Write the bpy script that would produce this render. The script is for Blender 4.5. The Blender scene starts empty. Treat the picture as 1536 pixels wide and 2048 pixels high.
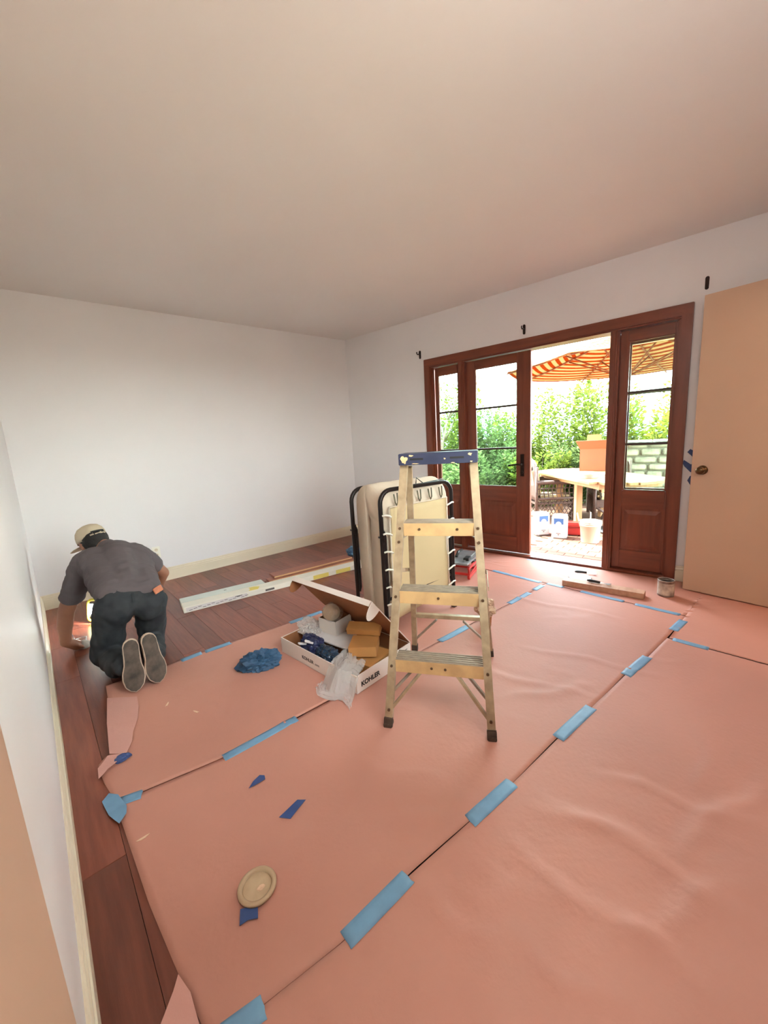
import bpy, bmesh, math, random
import numpy as np
from mathutils import Vector, Matrix, noise as mnoise
random.seed(7)
PI = math.pi
scene = bpy.context.scene
C = bpy.context.collection

# ------------------------------------------------------------------ camera
cd = bpy.data.cameras.new('camera'); cam = bpy.data.objects.new('camera', cd); C.objects.link(cam)
cd.sensor_fit = 'AUTO'; cd.sensor_width = 36.0; cd.lens = 795.03/2048*36.0; cd.clip_start = .01; cd.clip_end = 300
def _basis(yaw, pitch, roll):
    f = Vector((math.sin(yaw)*math.cos(pitch), math.cos(yaw)*math.cos(pitch), math.sin(pitch)))
    r = f.cross(Vector((0, 0, 1))).normalized(); u = r.cross(f)
    c, s = math.cos(roll), math.sin(roll)
    return c*r+s*u, -s*r+c*u, f
_r, _u, _f = _basis(.7216, -.1761, -.0583)
cam.matrix_world = Matrix(((_r.x, _u.x, -_f.x, -3.3606), (_r.y, _u.y, -_f.y, -4.3945), (_r.z, _u.z, -_f.z, 1.2624), (0, 0, 0, 1)))
scene.camera = cam

# ------------------------------------------------------------------ sky, sun, exposure
scene.view_settings.view_transform = 'Standard'; scene.view_settings.look = 'None'
scene.view_settings.gamma = 1.0; scene.view_settings.use_curve_mapping = False
scene.view_settings.exposure = 1.48
world = bpy.data.worlds.new('sky'); scene.world = world; world.use_nodes = True
wn = world.node_tree.nodes; wl = world.node_tree.links
bg = wn['Background']; bg.inputs['Strength'].default_value = 11.5
tc = wn.new('ShaderNodeTexCoord'); sep = wn.new('ShaderNodeSeparateXYZ'); rmp = wn.new('ShaderNodeValToRGB')
wl.new(tc.outputs['Generated'], sep.inputs[0]); wl.new(sep.outputs['Z'], rmp.inputs[0]); wl.new(rmp.outputs[0], bg.inputs['Color'])
rmp.color_ramp.elements[0].position = 0.0; rmp.color_ramp.elements[0].color = (.84, .91, .88, 1)
rmp.color_ramp.elements[1].position = .6; rmp.color_ramp.elements[1].color = (.70, .86, .98, 1)
sd = bpy.data.lights.new('sun', 'SUN'); sun = bpy.data.objects.new('sun', sd); C.objects.link(sun)
sd.energy = 13.0; sd.angle = math.radians(.6); sd.color = (1, .95, .86)
sun.rotation_euler = Vector((-.08, .50, .86)).to_track_quat('Z', 'Y').to_euler()
FILL_LAMP_W = 11.0      # added unseen fill lamp near the rear wall, watts
HALL_FILL_W = 12.0  # added unseen hallway fill lamp, watts

# ------------------------------------------------------------------ helpers
def lin(c):
    out = []
    for v in c[:3]:
        v = v/255.0
        out.append(v/12.92 if v <= .04045 else ((v+.055)/1.055)**2.4)
    return tuple(out)+(1.0,)
MATS = {}
def mat(name, rgb, rough=.6, metal=0.0, var=0.0, vscale=8.0, bump=0.0, bscale=40.0, rgb2=None, spec=.5, coat=0.0, objrand=0.0, stretch=None, trans=0.0):
    m = bpy.data.materials.new(name); m.use_nodes = True
    nt = m.node_tree; n = nt.nodes; l = nt.links; b = n['Principled BSDF']
    b.inputs['Roughness'].default_value = rough; b.inputs['Metallic'].default_value = metal
    b.inputs['Specular IOR Level'].default_value = spec; b.inputs['Coat Weight'].default_value = coat
    b.inputs['Transmission Weight'].default_value = trans
    c1 = lin(rgb); b.inputs['Base Color'].default_value = c1
    tcn = None
    if var or rgb2 or bump or objrand:
        tcn = n.new('ShaderNodeTexCoord'); src = tcn.outputs['Object']
        if stretch:
            mp = n.new('ShaderNodeMapping'); mp.inputs['Scale'].default_value = stretch; l.new(src, mp.inputs[0]); src = mp.outputs[0]
    col = None
    if var or rgb2:
        nz = n.new('ShaderNodeTexNoise'); nz.inputs['Scale'].default_value = vscale; nz.inputs['Detail'].default_value = 5
        l.new(src, nz.inputs['Vector'])
        cr = n.new('ShaderNodeValToRGB')
        a, d = (c1, lin(rgb2)) if rgb2 else (tuple(min(1, x*(1-var)) for x in c1[:3])+(1,), tuple(min(1, x*(1+var)) for x in c1[:3])+(1,))
        cr.color_ramp.elements[0].position = .35; cr.color_ramp.elements[1].position = .65
        cr.color_ramp.elements[0].color = a; cr.color_ramp.elements[1].color = d
        l.new(nz.outputs['Fac'], cr.inputs[0]); col = cr.outputs[0]
    if objrand:
        oi = n.new('ShaderNodeObjectInfo'); hs = n.new('ShaderNodeHueSaturation'); mr = n.new('ShaderNodeMapRange')
        mr.inputs['To Min'].default_value = 1-objrand; mr.inputs['To Max'].default_value = 1+objrand
        l.new(oi.outputs['Random'], mr.inputs['Value']); l.new(mr.outputs[0], hs.inputs['Value'])
        if col: l.new(col, hs.inputs['Color'])
        else: hs.inputs['Color'].default_value = c1
        col = hs.outputs[0]
    if col: l.new(col, b.inputs['Base Color'])
    if bump:
        nb = n.new('ShaderNodeTexNoise'); nb.inputs['Scale'].default_value = bscale; nb.inputs['Detail'].default_value = 6
        l.new(src, nb.inputs['Vector'])
        bp = n.new('ShaderNodeBump'); bp.inputs['Strength'].default_value = bump; bp.inputs['Distance'].default_value = .01
        l.new(nb.outputs['Fac'], bp.inputs['Height']); l.new(bp.outputs[0], b.inputs['Normal'])
    MATS[name] = m
    return m
def mat_glass(name, tint, refl=.06):
    m = bpy.data.materials.new(name); m.use_nodes = True; n = m.node_tree.nodes; l = m.node_tree.links
    n.remove(n['Principled BSDF']); out = n['Material Output']
    t = n.new('ShaderNodeBsdfTransparent'); t.inputs[0].default_value = tint+(1,)
    g = n.new('ShaderNodeBsdfGlossy'); g.inputs['Roughness'].default_value = .02
    mx = n.new('ShaderNodeMixShader'); fr = n.new('ShaderNodeFresnel'); fr.inputs[0].default_value = 1.45
    l.new(fr.outputs[0], mx.inputs[0]); l.new(t.outputs[0], mx.inputs[1]); l.new(g.outputs[0], mx.inputs[2]); l.new(mx.outputs[0], out.inputs[0])
    MATS[name] = m; return m
def mat_film(name, rgb, opacity, rough=.25):
    """crinkled clear plastic: mostly see-through with white sheen"""
    m = bpy.data.materials.new(name); m.use_nodes = True; n = m.node_tree.nodes; l = m.node_tree.links
    b = n['Principled BSDF']; out = n['Material Output']; b.inputs['Base Color'].default_value = lin(rgb); b.inputs['Roughness'].default_value = rough
    t = n.new('ShaderNodeBsdfTransparent'); mx = n.new('ShaderNodeMixShader'); mx.inputs[0].default_value = opacity
    l.new(t.outputs[0], mx.inputs[1]); l.new(b.outputs[0], mx.inputs[2]); l.new(mx.outputs[0], out.inputs[0])
    MATS[name] = m; return m
def mat_leaf(name, rgb, rgb2):
    m = bpy.data.materials.new(name); m.use_nodes = True; n = m.node_tree.nodes; l = m.node_tree.links
    n.remove(n['Principled BSDF']); out = n['Material Output']
    g = n.new('ShaderNodeNewGeometry'); cr = n.new('ShaderNodeValToRGB'); cr.color_ramp.elements[0].color = lin(rgb); cr.color_ramp.elements[1].color = lin(rgb2)
    l.new(g.outputs['Random Per Island'], cr.inputs[0])
    d = n.new('ShaderNodeBsdfDiffuse'); t = n.new('ShaderNodeBsdfTranslucent'); mx = n.new('ShaderNodeMixShader'); mx.inputs[0].default_value = .45
    l.new(cr.outputs[0], d.inputs[0]); l.new(cr.outputs[0], t.inputs[0]); l.new(d.outputs[0], mx.inputs[1]); l.new(t.outputs[0], mx.inputs[2]); l.new(mx.outputs[0], out.inputs[0])
    MATS[name] = m; return m
def mat_emit(name, rgb, strength):
    m = bpy.data.materials.new(name); m.use_nodes = True; b = m.node_tree.nodes['Principled BSDF']
    b.inputs['Base Color'].default_value = lin(rgb); b.inputs['Emission Color'].default_value = lin(rgb); b.inputs['Emission Strength'].default_value = strength
    MATS[name] = m; return m

def rz(a): return Matrix.Rotation(a, 4, 'Z')
class MB:
    """collects shapes for ONE mesh object"""
    def __init__(s): s.bm = bmesh.new()
    def add(s, verts, faces, smooth=False, M=None):
        vs = [s.bm.verts.new(M @ Vector(v) if M else Vector(v)) for v in verts]
        for f in faces:
            try:
                fc = s.bm.faces.new([vs[i] for i in f]); fc.smooth = smooth
            except ValueError: pass
        return vs
    def box(s, c, d, M=None, taper=1.0):
        x, y, z = c; a, b, h = d[0]/2, d[1]/2, d[2]/2; t = taper
        v = [(x-a, y-b, z-h), (x+a, y-b, z-h), (x+a, y+b, z-h), (x-a, y+b, z-h), (x-a*t, y-b*t, z+h), (x+a*t, y-b*t, z+h), (x+a*t, y+b*t, z+h), (x-a*t, y+b*t, z+h)]
        s.add(v, [(3, 2, 1, 0), (4, 5, 6, 7), (0, 1, 5, 4), (1, 2, 6, 5), (2, 3, 7, 6), (3, 0, 4, 7)], False, M); return s
    def box2(s, a, b, M=None):
        return s.box([(a[i]+b[i])/2 for i in range(3)], [abs(b[i]-a[i]) for i in range(3)], M)
    def bar(s, p0, p1, w, d, side=(1, 0, 0)):
        """square bar from p0 to p1; w along 'side', d across"""
        p0, p1 = Vector(p0), Vector(p1); ax = (p1-p0).normalized(); sd_ = Vector(side); sd_ = (sd_-ax*sd_.dot(ax)).normalized(); o = ax.cross(sd_)
        v = []
        for p in (p0, p1):
            for (i, j) in ((-1, -1), (1, -1), (1, 1), (-1, 1)): v.append(p+sd_*(w/2*i)+o*(d/2*j))
        s.add(v, [(3, 2, 1, 0), (4, 5, 6, 7), (0, 1, 5, 4), (1, 2, 6, 5), (2, 3, 7, 6), (3, 0, 4, 7)]); return s
    def tube(s, pts, r, n=10, closed=False, caps=True):
        pts = [Vector(p) for p in pts]; N = len(pts); rs = r if isinstance(r, (list, tuple)) else [r]*N
        rings = []; prev = None
        for i in range(N):
            if closed: t = (pts[(i+1) % N]-pts[i-1]).normalized()
            else: t = (pts[min(i+1, N-1)]-pts[max(i-1, 0)]).normalized()
            if prev is None:
                a = Vector((0, 0, 1)) if abs(t.z) < .9 else Vector((1, 0, 0)); u = t.cross(a).normalized()
            else: u = (prev-t*prev.dot(t)).normalized()
            prev = u; w = t.cross(u)
            rings.append([s.bm.verts.new(pts[i]+(u*math.cos(2*PI*k/n)+w*math.sin(2*PI*k/n))*rs[i]) for k in range(n)])
        for i in range(N if closed else N-1):
            A, B = rings[i], rings[(i+1) % N]
            for k in range(n):
                f = s.bm.faces.new((A[k], A[(k+1) % n], B[(k+1) % n], B[k])); f.smooth = True
        if caps and not closed:
            s.bm.faces.new(rings[0][::-1]); s.bm.faces.new(rings[-1])
        return s
    def lathe(s, prof, n=28, M=None, caps=True, smooth=True):
        rings = []
        for (r, z) in prof:
            rings.append([s.bm.verts.new((M @ Vector((r*math.cos(2*PI*k/n), r*math.sin(2*PI*k/n), z))) if M else Vector((r*math.cos(2*PI*k/n), r*math.sin(2*PI*k/n), z))) for k in range(n)])
        for A, B in zip(rings, rings[1:]):
            for k in range(n):
                f = s.bm.faces.new((A[k], A[(k+1) % n], B[(k+1) % n], B[k])); f.smooth = smooth
        if caps:
            s.bm.faces.new(rings[0][::-1]); s.bm.faces.new(rings[-1])
        return s
    def prism(s, poly, z0, z1, M=None):
        n = len(poly); v = [(p[0], p[1], z0) for p in poly]+[(p[0], p[1], z1) for p in poly]
        s.add(v, [tuple(range(n))[::-1], tuple(range(n, 2*n))]+[(i, (i+1) % n, n+(i+1) % n, n+i) for i in range(n)], False, M); return s
    def ell(s, c, r, M=None, seg=16, rings=10):
        c = Vector(c); vs = []; fs = []
        for i in range(rings+1):
            th = PI*i/rings
            for k in range(seg):
                ph = 2*PI*k/seg; vs.append(c+Vector((r[0]*math.sin(th)*math.cos(ph), r[1]*math.sin(th)*math.sin(ph), r[2]*math.cos(th))))
        for i in range(rings):
            for k in range(seg):
                a, b, c2, d = i*seg+k, i*seg+(k+1) % seg, (i+1)*seg+(k+1) % seg, (i+1)*seg+k
                fs.append((a, d, c2, b))
        s.add(vs, fs, True, M); return s
    def cap(s, p0, p1, r0, r1, seg=14):
        """tapered capsule"""
        p0, p1 = Vector(p0), Vector(p1); L = (p1-p0).length; ax = (p1-p0).normalized()
        q = Vector((0, 0, 1)).rotation_difference(ax).to_matrix().to_4x4(); M = Matrix.Translation(p0) @ q
        prof = []
        for i in range(6): t = -PI/2+PI/2*i/6; prof.append((max(r0*math.cos(t), .0005), r0*math.sin(t)))
        for i in range(7): t = PI/2*i/6; prof.append((max(r1*math.cos(t), .0005), L+r1*math.sin(t)))
        s.lathe(prof, seg, M); return s
    def out(s, name, m, parent=None, bevel=0.0, segs=2, kind=None, label=None, loc=None, rot=None):
        if bevel:
            bmesh.ops.bevel(s.bm, geom=list(s.bm.edges), offset=bevel, segments=segs, affect='EDGES', clamp_overlap=True)
        me = bpy.data.meshes.new(name); bmesh.ops.recalc_face_normals(s.bm, faces=list(s.bm.faces)); s.bm.to_mesh(me); s.bm.free()
        return link(name, me, m, parent, kind, label, loc, rot)
def link(name, me, m, parent=None, kind=None, label=None, loc=None, rot=None):
    o = bpy.data.objects.new(name, me); C.objects.link(o)
    if m is not None:
        me.materials.clear(); me.materials.append(MATS[m] if isinstance(m, str) else m)
    if parent: o.parent = parent
    if kind: o['kind'] = kind
    if label: o['label'] = label
    if loc is not None: o.location = loc
    if rot is not None: o.rotation_euler = rot
    return o
def thing(name, label, cat, loc=(0, 0, 0), rotz=0.0, group=None):
    o = bpy.data.objects.new(name, None); C.objects.link(o); o.empty_display_size = .05
    o.location = loc; o.rotation_euler = (0, 0, rotz); o['label'] = label; o['category'] = cat
    if group: o['group'] = group
    return o
def tag(o, label, cat, group=None, kind=None):
    o['label'] = label; o['category'] = cat
    if group: o['group'] = group
    if kind: o['kind'] = kind
    return o
def struct(name, mb, m, parent=None, label=None, bevel=0.0):
    o = mb.out(name, m, parent, bevel)
    if not parent: o['kind'] = 'structure'
    if label: o['label'] = label
    return o
def organic(name, mb, m, parent=None, voxel=.012, smooth=6, wr=0.0, wscale=18.0, wdir=None, label=None):
    """fuse the shapes of mb into one continuous skin"""
    me = bpy.data.meshes.new(name+'_raw'); mb.bm.to_mesh(me); mb.bm.free()
    o = bpy.data.objects.new(name+'_raw', me); C.objects.link(o)
    r = o.modifiers.new('r', 'REMESH'); r.mode = 'VOXEL'; r.voxel_size = voxel; r.use_smooth_shade = True
    if smooth:
        sm = o.modifiers.new('s', 'SMOOTH'); sm.iterations = smooth; sm.factor = .5
    dg = bpy.context.evaluated_depsgraph_get(); ev = o.evaluated_get(dg); res = bpy.data.meshes.new_from_object(ev)
    bpy.data.objects.remove(o); bpy.data.meshes.remove(me)
    if wr:
        res.update()
        ns = [v.normal.copy() for v in res.vertices]
        for v, nn in zip(res.vertices, ns):
            p = v.co.copy()*wscale
            if wdir: p = Vector((p.x*wdir[0], p.y*wdir[1], p.z*wdir[2]))
            v.co += nn*(mnoise.noise(p)*wr+.5*wr*mnoise.noise(p*2.3+Vector((7, 1, 3))))
    for pl in res.polygons: pl.use_smooth = True
    res.name = name
    return link(name, res, m, parent, label=label)
def text(name, s, size, m, parent, M, extrude=.0004, bold=0.0, xs=1.0):
    cu = bpy.data.curves.new(name, 'FONT'); cu.body = s; cu.size = size; cu.extrude = extrude; cu.offset = bold
    o = bpy.data.objects.new(name+'_raw', cu); C.objects.link(o); dg = bpy.context.evaluated_depsgraph_get()
    me = bpy.data.meshes.new_from_object(o.evaluated_get(dg)); bpy.data.objects.remove(o)
    me.transform(M @ Matrix.Diagonal((xs, 1, 1, 1)))
    return link(name, me, m, parent)
def crumple(name, m, parent, c, r, seed, lumps=.35, fine=.12, flat=0.0, sub=4):
    """crumpled rag / bag / paper ball"""
    bm = bmesh.new(); bmesh.ops.create_icosphere(bm, subdivisions=sub, radius=1.0)
    off = Vector((seed*3.1, seed*1.7, seed*2.3))
    for v in bm.verts:
        d = v.co.normalized(); k = 1+lumps*mnoise.noise(d*1.7+off)+fine*(1-2*abs(mnoise.noise(d*5+off)))+fine*.5*mnoise.noise(d*11+off)
        v.co = Vector((d.x*r[0]*k, d.y*r[1]*k, max(d.z*r[2]*k, -r[2]*(1-flat))))
    for f in bm.faces: f.smooth = False
    me = bpy.data.meshes.new(name); bm.to_mesh(me); bm.free()
    o = link(name, me, m, parent); o.location = c
    return o

# ------------------------------------------------------------------ materials
mat('wall_paint', (231, 226, 226), .45, var=.015, vscale=1.5, bump=.02, bscale=300)
mat('ceiling_paint', (238, 232, 228), .8, var=.012, vscale=1.2)
mat('trim_paint', (228, 214, 190), .35)
mat('beige_paint', (200, 166, 141), .4, var=.02, vscale=2)
mat('old_wall', (226, 190, 150), .5)
mat('plank_wood', (116, 60, 45), .32, rgb2=(138, 75, 56), vscale=3.0, stretch=(14, 1.2, 1), bump=.05, bscale=30, objrand=.26)
mat('sub_floor', (58, 30, 22), .8)
mat('rosin_paper', (194, 134, 116), .62, var=.05, vscale=1.6, bump=.12, bscale=55)
mat('rosin_paper_light', (206, 150, 138), .62, var=.04, vscale=3, bump=.1, bscale=60)
mat('blue_tape', (112, 152, 182), .5, var=.06, vscale=20)
mat('dark_blue_tape', (52, 74, 124), .5, var=.1, vscale=25)
mat('mahogany', (110, 54, 36), .3, rgb2=(128, 66, 44), vscale=2.5, stretch=(10, 10, 1), bump=.03, bscale=20)
mat('mahogany_h', (110, 54, 36), .3, rgb2=(128, 66, 44), vscale=2.5, stretch=(1, 10, 10), bump=.03, bscale=20)
mat('muntin_dark', (58, 40, 26), .4)
mat('bronze', (46, 32, 26), .35, metal=.7)
mat('brass_old', (96, 72, 48), .3, metal=.9)
mat('outlet_plastic', (240, 236, 224), .35)
mat('dark_slot', (24, 22, 22), .6)
mat('white_satin', (240, 240, 240), .3)
mat_glass('pane_glass', (.88, .98, .92))
mat_glass('clear_pane', (.95, .98, .96))

# ------------------------------------------------------------------ room shell
H = 2.586; XL = -3.451; YR = -4.62
TH = math.radians(-82.884); RM = rz(TH)                     # right wall frame: x along wall, y outwards
def WR(t, o, z): return RM @ Vector((t, o, z))
b = MB(); b.box2((-3.62, YR-.12, -.14), (.16, .14, -.012)); b.prism([(.16, .14), (.16, YR-.12), (.71, YR-.12), (.71, -4.6)], -.14, -.012); b.box2((-1.6, -6.1, -.14), (.75, YR-.12, -.001)); floor = struct('floor', b, 'sub_floor', label='dark reddish-brown hardwood plank floor partly covered with paper')
# individual boards, running away from the back wall
PW = .127; col = 0; x = XL+.004
while x < .05:
    far_left = x < -3.05
    y = -.004-random.random()*.6; first = True; y0 = -.004
    ylim = -4.6 if far_left else (-2.05 if x < -.15 else -1.3)
    while y0 > ylim:
        L = random.choice((.55, .75, .95, 1.2, 1.45)); 
        if first: L *= .35+.6*random.random(); first = False
        y1 = max(y0-L, -4.61)
        bb = MB(); w = PW-.0016
        bb.box((0, 0, 0), (w, (y0-y1)-.0018, .012))
        bb.out('plank', 'plank_wood', floor, loc=(x+PW/2, (y0+y1)/2, -.006))
        y0 = y1
        if y1 <= -4.6: break
    x += PW; col += 1
b = MB(); b.box2((-3.62, YR-.12, H), (.9, .14, H+.22)); b.box2((-1.6, -6.1, H), (.9, YR-.12, H+.22)); struct('ceiling', b, 'ceiling_paint')
b = MB(); b.box2((XL-.12, 0, 0), (.12, .13, H)); struct('wall_back', b, 'wall_paint')
b = MB(); b.box2((XL-.12, YR-.1, 0), (XL, .0, H)); struct('wall_left', b, 'wall_paint')
OT0, OT1, OZ = 1.305, 3.600, 2.055
b = MB(); b.box2((-.06, 0, -.02), (OT0, .14, H), RM); b.box2((OT1, 0, -.02), (4.9, .14, H), RM); b.box2((OT0, 0, OZ), (OT1, .14, H), RM)
struct('wall_right', b, 'wall_paint')
b = MB(); b.box2((XL, YR-.12, 0), (-2.85, YR, H)); b.box2((-1.65, YR-.12, 0), (-.66, YR, H)); b.box2((-2.85, YR-.12, 0), (-1.65, YR, .95)); b.box2((-2.85, YR-.12, 2.1), (-1.65, YR, H)); b.box2((.15, YR-.12, 0), (.58, YR, H)); b.box2((-.66, YR-.12, 2.12), (.15, YR, H))
struct('wall_rear', b, 'wall_paint')
fill_win = bpy.data.objects.new('fill_window', None); C.objects.link(fill_win); fill_win['kind'] = 'structure'; fill_win['label'] = 'added unseen white framed window in the rear wall, for fill light'  # unseen window, added to let sky light fill the room from behind
for a, c2 in (((-2.85, YR-.09, .95), (-2.80, YR-.03, 2.1)), ((-1.70, YR-.09, .95), (-1.65, YR-.03, 2.1)), ((-2.80, YR-.09, .95), (-1.70, YR-.03, 1.0)), ((-2.80, YR-.09, 2.05), (-1.70, YR-.03, 2.1)), ((-2.27, YR-.08, 1.0), (-2.23, YR-.04, 2.05))):
    b = MB(); b.box2(a, c2); b.out('fill_window_frame', 'white_satin', fill_win, .003)
for a, c2 in (((-2.80, YR-.063, 1.0), (-2.27, YR-.058, 2.05)), ((-2.23, YR-.063, 1.0), (-1.70, YR-.058, 2.05))):
    b = MB(); b.box2(a, c2); b.out('pane', 'clear_pane', fill_win)
b = MB(); b.box2((-1.55, -6.1, 0), (.75, -6.0, H)); b.box2((-1.6, -6.1, 0), (-1.5, YR-.12, H)); b.box2((.68, -6.1, 0), (.78, YR-.0, H)); struct('wall_hall', b, 'old_wall')

def baseboard(name, p0, p1, nrm, parent=None):
    """moulded baseboard: flat board with a stepped cap"""
    p0, p1, nrm = Vector(p0), Vector(p1), Vector(nrm).normalized()
    prof = [(0, 0), (.016, 0), (.016, .088), (.012, .092), (.012, .104), (.008, .112), (.008, .122), (.004, .128), (0, .128)]
    v = []
    for p in (p0, p1):
        for (d, z) in prof: v.append(p+nrm*d+Vector((0, 0, z)))
    n = len(prof); m = MB(); m.add(v, [tuple(range(n)), tuple(range(n, 2*n))[::-1]]+[(i, i+n, (i+1) % n+n, (i+1) % n) for i in range(n)])
    return struct(name, m, 'trim_paint')
baseboard('baseboard_back', (XL, 0, 0), (-.001, 0, 0), (0, -1, 0))
baseboard('baseboard_left', (XL, -.017, 0), (XL, YR, 0), (1, 0, 0))
nin = RM @ Vector((0, -1, 0))
baseboard('baseboard_right', WR(.02, 0, 0), WR(1.246, 0, 0), nin)
baseboard('baseboard_right', WR(3.651, 0, 0), WR(4.6, 0, 0), nin)

# ------------------------------------------------------------------ french doors
door = bpy.data.objects.new('door_1', None); C.objects.link(door); door.rotation_euler = (0, 0, TH); door['kind'] = 'structure'
door['label'] = 'mahogany french door set with glazed sidelights in the right wall'
b = MB(); b.box2((1.246, -.022, 0), (1.322, 0, 2.055)); b.out('casing', 'mahogany', door, .004)
b = MB(); b.box2((3.578, -.022, 0), (3.651, 0, 2.055)); b.out('casing', 'mahogany', door, .004)
b = MB(); b.box2((1.246, -.022, 2.047), (3.651, 0, 2.13)); b.out('casing_head', 'mahogany_h', door, .004)
b = MB(); b.box2((1.305, -.004, 0), (1.322, .15, 2.047)); b.out('jamb', 'mahogany', door, .002)
b = MB(); b.box2((3.583, -.004, 0), (3.600, .15, 2.047)); b.out('jamb', 'mahogany', door, .002)
b = MB(); b.box2((1.305, -.004, 2.035), (3.600, .15, 2.055)); b.out('head_jamb', 'mahogany_h', door, .002)
for (t0, t1) in ((1.665, 1.742), (3.108, 3.176)):
    b = MB(); b.box2((t0, .004, 0), (t1, .15, 2.037)); b.box2((t0+.012, -.008, 0), (t1-.012, .006, 2.037)); b.box2((t0+.024, -.014, 0), (t1-.024, -.006, 2.037)); b.out('mullion', 'mahogany', door, .003)
b = MB(); b.box2((1.322, -.01, 0), (3.583, .19, .022)); b.out('sill', 'mahogany_h', door, .004)
for t0, s in ((1.322, 1), (3.583, -1)):      # stops against the jambs
    b = MB(); b.box2((t0, .012, .022), (t0+s*.014, .030, 2.035)); b.box2((t0, .030, .022), (t0+s*.024, .038, 2.035)); b.out('stop_moulding', 'mahogany', door, .002)
def leaf(name, t0, t1, g0, g1, o0, parent, zb=.03, zt=2.03, gb=.725, gt=1.945, m1=1.54, m2=1.118, T=.042, glass='pane_glass'):
    o1 = o0+T
    root = bpy.data.objects.new(name, None); C.objects.link(root); root.parent = parent
    def P(nm, a, bb, m='mahogany', bv=.003):
        q = MB(); q.box2(a, bb); return q.out(nm, m, root, bv)
    P('stile', (t0, o0, zb), (g0, o1, zt)); P('stile', (g1, o0, zb), (t1, o1, zt))
    P('rail', (g0, o0, gt), (g1, o1, zt), 'mahogany_h'); P('rail', (g0, o0, .575), (g1, o1, gb), 'mahogany_h'); P('rail', (g0, o0, zb), (g1, o1, .195), 'mahogany_h')
    q = MB(); q.box2((g0, o0+.014, .195), (g1, o1-.008, .575)); w = g1-g0
    q.add([(g0+.02, o0+.014, .215), (g1-.02, o0+.014, .215), (g1-.02, o0+.014, .555), (g0+.02, o0+.014, .555), (g0+.055, o0+.004, .25), (g1-.055, o0+.004, .25), (g1-.055, o0+.004, .52), (g0+.055, o0+.004, .52)],
          [(0, 1, 5, 4), (1, 2, 6, 5), (2, 3, 7, 6), (3, 0, 4, 7), (4, 5, 6, 7)])
    q.out('panel', 'mahogany', root)
    for z in (m1, m2):
        P('muntin', (g0, o0+.006, z-.010), (g1, o1-.006, z+.010), 'muntin_dark', .002)
    zs = [gb, m2-.010, m2+.010, m1-.010, m1+.010, gt]
    for i in (0, 2, 4):
        q = MB(); q.box2((g0+.001, (o0+o1)/2-.003, zs[i]+.001), (g1-.001, (o0+o1)/2+.003, zs[i+1]-.001)); q.out('pane', glass, root)
    q = MB()
    for a, bb in (((g0, o0+.004, gb), (g0+.008, o0+.014, gt)), ((g1-.008, o0+.004, gb), (g1, o0+.014, gt)), ((g0, o0+.004, gt-.008), (g1, o0+.014, gt)), ((g0, o0+.004, gb), (g1, o0+.014, gb+.008))): q.box2(a, bb)
    q.out('glazing_bead', 'mahogany', root)
    return root
leaf('sidelight', 1.348, 1.663, 1.385, 1.640, .045, door)
act = leaf('door_leaf', 1.744, 2.432, 1.842, 2.298, .045, door)
leaf('sidelight', 3.178, 3.558, 3.236, 3.545, .045, door)
op = leaf('door_leaf', 3.13, 3.815, 3.228, 3.70, .175, door, glass='clear_pane')
h = bpy.data.objects.new('handle_set', None); C.objects.link(h); h.parent = act
h.name = 'handle_set'
b = MB(); b.box2((2.338, .034, .835), (2.372, .046, 1.055)); b.tube([(2.355, .045, .955), (2.355, -.01, .955)], .010, 10); b.tube([(2.355, -.006, .955), (2.33, -.012, .957), (2.235, -.012, .95)], .0085, 10)
b.tube([(2.355, .036, .875), (2.355, .022, .875)], .014, 14); hm = b.out('handle', 'bronze', act, label='bronze lever handle on long backplate')
bpy.data.objects.remove(h)

# slab door standing open along the right wall
door2 = bpy.data.objects.new('door_2', None); C.objects.link(door2); door2['kind'] = 'structure'; door2['label'] = 'plain beige slab door standing open at right'
door2.location = (.251, -3.716, 0); door2.rotation_euler = (0, 0, math.atan2(-.996, -.093))
b = MB(); b.box2((0, 0, .012), (.815, .036, 2.112)); b.out('slab', 'beige_paint', door2, .002)
b = MB(); Mk = Matrix.Translation((.066, 0, .927)) @ Matrix.Rotation(PI/2, 4, 'X')
b.lathe([(.033, 0), (.033, .004), (.028, .010), (.013, .013), (.012, .030), (.020, .036), (.027, .046), (.027, .056), (.022, .063), (.004, .066)], 28, Mk)
kn = b.out('knob', 'brass_old', door2, label='dark brass round door knob')
kn.location = (0, 0, 0)
for z in (.25, 1.06, 1.86):
    b = MB(); b.tube([(.818, .018, z-.045), (.818, .018, z+.045)], .007, 8); b.out('hinge', 'brass_old', door2)
# beige door folded back against the left wall beside the camera
door3 = bpy.data.objects.new('door_3', None); C.objects.link(door3); door3['kind'] = 'structure'; door3['label'] = 'beige door folded flat against the left wall at the lower left'
b = MB(); b.box2((XL+.006, -4.60, .012), (-3.412, -3.942, 2.05)); b.out('slab', 'beige_paint', door3, .001)

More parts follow.
